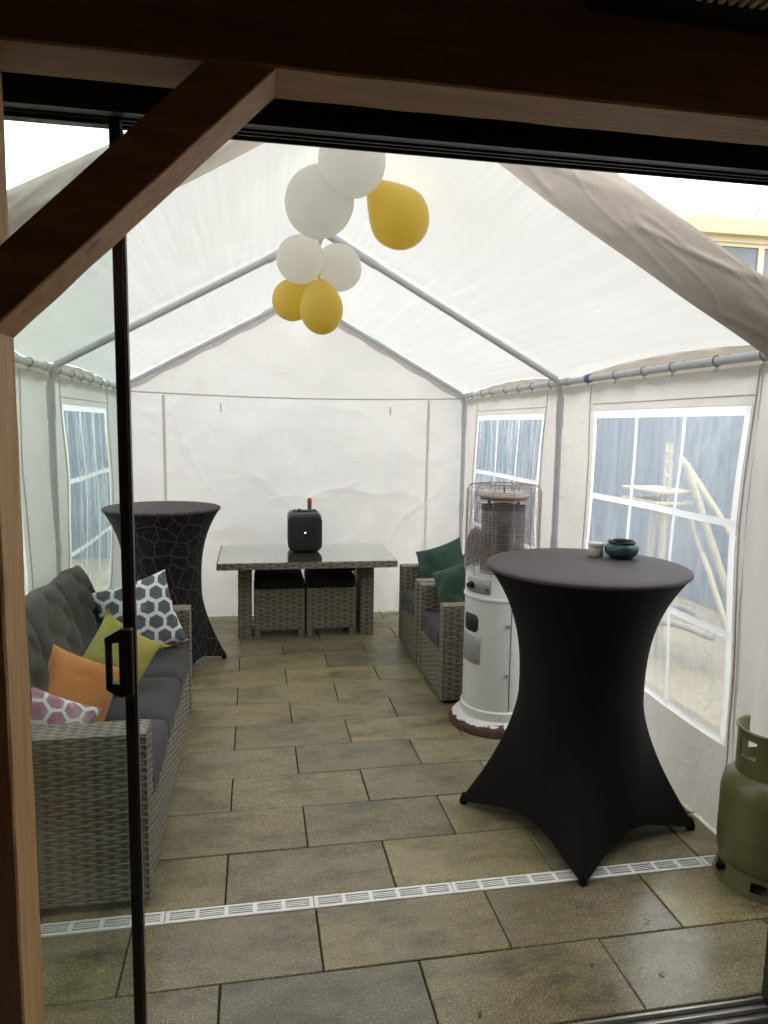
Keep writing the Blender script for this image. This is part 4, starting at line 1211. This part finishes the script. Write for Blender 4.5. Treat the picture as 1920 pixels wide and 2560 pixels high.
# ------------------------------------------------------------------ patio heater
hx, hy = 1.35, 3.70
ht = thing('patio_heater', (hx, hy, 0), 'white cylindrical gas patio heater with wire cage top and rusty base', 'heater')
camA = math.atan2(-hy, -hx)
B().lathe([(.001, 0), (.262, 0), (.268, .006), (.262, .03), (.245, .052), (.215, .066), (.2, .07)], (hx, hy, 0), 72, cap0=False).build('base', M['rust'], ht, smooth=True)
b = B(); b.lathe([(.198, .068), (.206, .072), (.206, .115), (.199, .119), (.196, .122), (.196, .725), (.199, .728), (.203, .732), (.203, .742), (.199, .746), (.196, .75), (.196, .868), (.192, .874), (.184, .874), (.182, .866), (.14, .845), (.001, .84)], (hx, hy, 0), 96)
b.build('body', M['white_enamel'], ht, smooth=True)
def patch(name, mat, a0, a1, z0, z1, r, rad=0., parent=ht, th=.0025):
    """curved plate on the cylinder, rounded corners"""
    w = (a1-a0)*r/2; h = (z1-z0)/2; ca = (a0+a1)/2; cz = (z0+z1)/2; rad = max(rad, .003); V = []
    us = [-1+(1-math.cos(PI*k/7))*rad/w*.5*1. for k in range(8)]; us += list(np.linspace(us[-1], -us[-1], 14)[1:-1])+[-u for u in reversed(us)]
    for u in us:
        e = max(0, abs(u)*w-(w-rad)); hh = h-rad+math.sqrt(max(0, rad*rad-e*e))
        for k in (-1, -.97, 0, .97, 1):
            t = th if abs(k) < 1 and abs(u) < .999 else th*.2
            a = ca+u*w/r; V.append((hx+(r+t)*math.cos(a), hy+(r+t)*math.sin(a), cz+hh*k))
    return obj(name, V, grid_faces(len(us), 5), mat, parent)
D = R(1)
cp = patch('control_panel', M['steelplate'], camA-64*D, camA-15*D, .765, .845, .197, .006)
patch('hand_opening', M['blackplastic'], camA-70*D, camA-35*D, .545, .645, .1965, .03)
patch('label_plate', M['steelplate'], camA-74*D, camA-30*D, .37, .525, .1965, .004)
def radial(b, a, z, r0, r1, rad, n=16):
    return b.tube([(hx+r*math.cos(a), hy+r*math.sin(a), z) for r in (r0, r1)], rad, n)
kb = B(); radial(kb, camA-50*D, .805, .198, .206, .020); radial(kb, camA-50*D, .805, .206, .228, .0145); kb.build('knob', M['blackplastic'], cp, smooth=True)
kb = B(); radial(kb, camA-21*D, .792, .198, .206, .006); kb.build('igniter', M['blackplastic'], cp, smooth=True)
b = B()
for z in (.60, .33): 
    radial(b, camA+17*D, z, .196, .208, .007, 8); radial(b, camA+13*D, z, .196, .205, .009, 8)
b.build('hinge', M['steelplate'], ht)
B().tube([(hx+.1975*math.cos(camA+19*D), hy+.1975*math.sin(camA+19*D), z) for z in (.13, .715)], .0016, 6).build('door_seam', M['dark'], ht)
for a in (-30, 5): 
    kb = B(); radial(kb, camA+a*D, .092, .206, .209, .004, 8); kb.build('screw', M['steelplate'], ht)
# burner, glass tube, reflector
B().lathe([(.120, .842), (.120, .87), (.112, .872), (.001, .872)], (hx, hy, 0), 40).build('burner', M['steelplate'], ht, smooth=True)
B().lathe([(.118, .874), (.118, 1.215)], (hx, hy, 0), 64).build('glass_tube', M['tubeglass'], ht, smooth=True)
B().lathe([(.1195, 1.205), (.121, 1.207), (.121, 1.23), (.117, 1.232)], (hx, hy, 0), 64).build('tube_collar', M['blackplastic'], ht, smooth=True)
B().lathe([(.02, .874), (.045, .90), (.05, .93), (.03, .95), (.028, 1.1), (.04, 1.12), (.001, 1.13)], (hx, hy, 0), 24).build('burner_core', M['wire'], ht, smooth=True)
B().lathe([(.001, 1.262), (.128, 1.262), (.131, 1.266), (.131, 1.272), (.001, 1.274)], (hx, hy, 0), 48).build('heat_shield', M['wire'], ht, smooth=True)
B().lathe([(.146, 1.281), (.148, 1.285), (.143, 1.292), (.09, 1.302), (.001, 1.306)], (hx, hy, 0), 64).build('reflector', M['reflector'], ht, smooth=True)
for q in range(4):
    a = camA+(45+90*q)*D
    B().box(hx+.112*math.cos(a)-.007, hx+.112*math.cos(a)+.007, hy+.112*math.sin(a)-.004, hy+.112*math.sin(a)+.004, 1.2325, 1.2615).build('bracket', M['blackplastic'], ht)
B().tube([(hx, hy, 1.305), (hx, hy, 1.335)], .004, 8).build('bolt', M['blackplastic'], ht)
cg = B(); RC = .205
nr = 46; z0c, z1c = .88, 1.315
for k in range(nr):
    z = z0c+(z1c-z0c)*k/(nr-1)
    cg.tube([(hx+RC*math.cos(a), hy+RC*math.sin(a), z) for a in np.linspace(0, 2*PI, 49)[:-1]], .0014, 4, closed=True)
cg.build('cage_rings', M['wire'], ht, smooth=False)
cg = B()
for q in range(12):
    a = camA+(15+30*q)*D; ca, sa = math.cos(a), math.sin(a)
    pts = [(hx+RC*ca, hy+RC*sa, z) for z in (.86, 1.0, 1.2, 1.315)]+[(hx+r*ca, hy+r*sa, z) for r, z in ((.197, 1.334), (.178, 1.345), (.12, 1.349), (.075, 1.350))]
    cg.tube(pts, .0020, 5)
for r, z in ((.19, 1.340), (.165, 1.346), (.14, 1.348), (.11, 1.349), (.075, 1.350)):
    cg.tube([(hx+r*math.cos(a), hy+r*math.sin(a), z) for a in np.linspace(0, 2*PI, 49)[:-1]], .0016, 5, closed=True)
cg.build('cage_bars', M['wire'], ht)

# ------------------------------------------------------------------ gas bottle
gx, gy = 1.855, 2.17
gb = thing('gas_bottle', (gx, gy, 0), 'olive green gas bottle standing at the right edge by the tent corner', 'gas bottle')
B().lathe([(.001, .035), (.10, .04), (.14, .06), (.160, .10), (.162, .14), (.1635, .20), (.1635, .205), (.162, .21), (.162, .34), (.152, .385), (.125, .415), (.08, .432), (.001, .44)], (gx, gy, 0), 72).build('body', M['olive'], gb, smooth=True)
def slotted(name, r, z0, z1, cuts, mat, th=.004, flare=0.):
    n = 144; m = 14; V = []; F = []
    for j in range(m):
        z = z0+(z1-z0)*j/(m-1)
        for i in range(n):
            a = 2*PI*i/n; V.append((gx+(r+flare*(1-j/(m-1)))*math.cos(a), gy+(r+flare*(1-j/(m-1)))*math.sin(a), z))
    off = len(V)
    for j in range(m):
        z = z0+(z1-z0)*j/(m-1)
        for i in range(n):
            a = 2*PI*i/n; V.append((gx+(r-th+flare*(1-j/(m-1)))*math.cos(a), gy+(r-th+flare*(1-j/(m-1)))*math.sin(a), z))
    def solid(i, j):
        if j < 0 or j >= m-1: return False
        a = (360*(i+.5)/n) % 360; z = z0+(z1-z0)*(j+.5)/(m-1)
        return not any(((a-ca+180) % 360-180)**2 < w*w and za < z < zb for ca, w, za, zb in cuts)
    for i in range(n):
        i2 = (i+1) % n
        for j in range(m-1):
            if not solid(i, j): continue
            a, b_, c, d = j*n+i, j*n+i2, (j+1)*n+i2, (j+1)*n+i
            F.append((a, b_, c, d)); F.append((a+off, d+off, c+off, b_+off))
            if not solid(i, j-1): F.append((a, a+off, b_+off, b_))
            if not solid(i, j+1): F.append((d, c, c+off, d+off))
            if not solid((i-1) % n, j): F.append((a, d, d+off, a+off))
            if not solid(i2, j): F.append((b_, b_+off, c+off, c))
    return obj(name, V, F, mat, gb, smooth=False)
cA = math.degrees(math.atan2(-gy, -gx))
slotted('foot_ring', .148, 0, .075, [(cA-62, 12, .018, .065), (cA+4, 15, .022, .058), (cA+75, 12, .02, .06), (cA+150, 14, .02, .06), (cA+215, 12, .02, .06)], M['olive'], .005, .02)
slotted('collar', .118, .405, .58, [(cA-42, 17, .49, .552), (cA+60, 20, .49, .552), (cA+180, 45, .46, .59)], M['olive'], .005)
b = B(); b.tube([(gx+.118*math.cos(a), gy+.118*math.sin(a), .582) for a in np.radians(np.linspace(cA-134, cA+134, 60))], .006, 8); b.build('collar_rim', M['olive'], gb, smooth=True)
b = B(); b.lathe([(.03, .435), (.03, .46), (.018, .465), (.018, .50), (.001, .50)], (gx, gy, 0), 16); b.lathe([(.028, .50), (.032, .505), (.032, .525), (.001, .53)], (gx, gy, 0), 16); b.tube([(gx-.05, gy, .48), (gx, gy, .48)], .011, 10)
b.build('valve', M['track'], gb, smooth=True)

# ------------------------------------------------------------------ balloons
def balloon(c, d, mat, label, axis=(0, 0, 1), stretch=1.12, pear=.0):
    """axis points from the knot towards the round end"""
    prof = []; n = 26; r = d/2
    for k in range(n+1):
        t = PI*k/n
        rr_ = math.sin(t); zz = -math.cos(t)
        if zz < 0: rr_ *= (1-pear*(-zz)**1.4*.75)
        z = zz*r*(stretch+(pear*.55 if zz < 0 else 0))
        prof.append((max(rr_*r, .0006), z))
    zb = prof[0][1]
    prof = [(.0125, zb-.022), (.007, zb-.015), (.0045, zb-.009), (.0055, zb-.001)]+[(max(p[0], .006), p[1]) for p in prof[1:-1]]+[(.0006, prof[-1][1])]
    b = B().lathe(prof, (0, 0, 0), 40)
    q = Vector((0, 0, 1)).rotation_difference(Vector(axis).normalized()).to_matrix()
    V = b.V[0]@np.array(q).T+np.array(c)
    o = obj('balloon', V, b.F, mat, None, smooth=True, loc=c)
    return tag(o, label, 'balloon', 'white and yellow balloons hanging in the tent')
balloon((.352, 2.66, 2.595), .244, M['bw'], 'large white balloon highest in the cluster, cut off by the door rail', (-.1, -.2, -1), 1.04)
balloon((.245, 2.76, 2.475), .254, M['bw'], 'large white balloon left of and just below the topmost one', (-.6, -.2, -.8), 1.04)
balloon((.552, 2.80, 2.455), .235, M['bg'], 'pear-shaped yellow balloon alone on the right of the cluster', (.62, -.12, -.72), 1.08, .95)
balloon((.198, 3.12, 2.345), .200, M['bw'], 'white balloon at left in the middle of the cluster', (-.7, -.4, -.2), 1.02)
balloon((.366, 3.19, 2.335), .200, M['bw'], 'white balloon at right in the middle of the cluster', (.7, .3, -.3), 1.04)
balloon((.172, 3.22, 2.195), .180, M['bg'], 'yellow balloon at lower left, half behind the lowest one', (-.7, .2, -.7), 1.04, .1)
balloon((.285, 3.10, 2.145), .186, M['bg'], 'yellow egg-shaped balloon hanging lowest in the cluster', (.08, -.1, -1), 1.18, .25)
cd_ = thing('balloon_string', (.29, 3.05, ZA-.03), 'thin white string holding the balloon cluster under the tent ridge', 'string')
b = B(); b.tube([(.375, 2.86, ZA-.02), (.33, 2.86, 2.56), (.275, 3.02, 2.42), (.275, 3.15, 2.30), (.25, 3.16, 2.26)], .0013, 5); b.build('cord', M['hook'], cd_)
bpy.context.view_layer.update()

# bits of leaf litter on the wet tiles
LL = ['tiny dry leaf in front of the floor drain, below the near table foot', 'tiny dry leaf closest to the metal door track at right', 'tiny dry leaf near the bottom middle of the paving',
      'tiny dry leaf in front of the drain beside the gas bottle', 'tiny dry leaf behind the drain near the sofa corner', 'tiny dry leaf behind the drain left of the black cover foot',
      'tiny dry leaf in the middle of the tent floor, farthest from the door']
for i, (x, y, a) in enumerate([(1.02, 1.86, .4), (1.22, 1.80, 2.), (.62, 1.74, 1.1), (1.30, 2.02, 2.7)]):
    L = .008+.003*(i % 3); V = []
    for k in range(5):
        t = k/4; w = L*.38*math.sin(PI*min(.97, t+.03)); zz = .004+.004*math.sin(t*3)
        for q in (-1, 1):
            px, py = (t-.5)*L*2, q*w; V.append((x+px*math.cos(a)-py*math.sin(a), y+px*math.sin(a)+py*math.cos(a), zz+.002*q))
    o = obj('fallen_leaf', V, [(2*k, 2*k+1, 2*k+3, 2*k+2) for k in range(4)], M['rooftile'], None, loc=(x, y, .003))
    tag(o, LL[i], 'leaf', 'dry leaves on the paving')
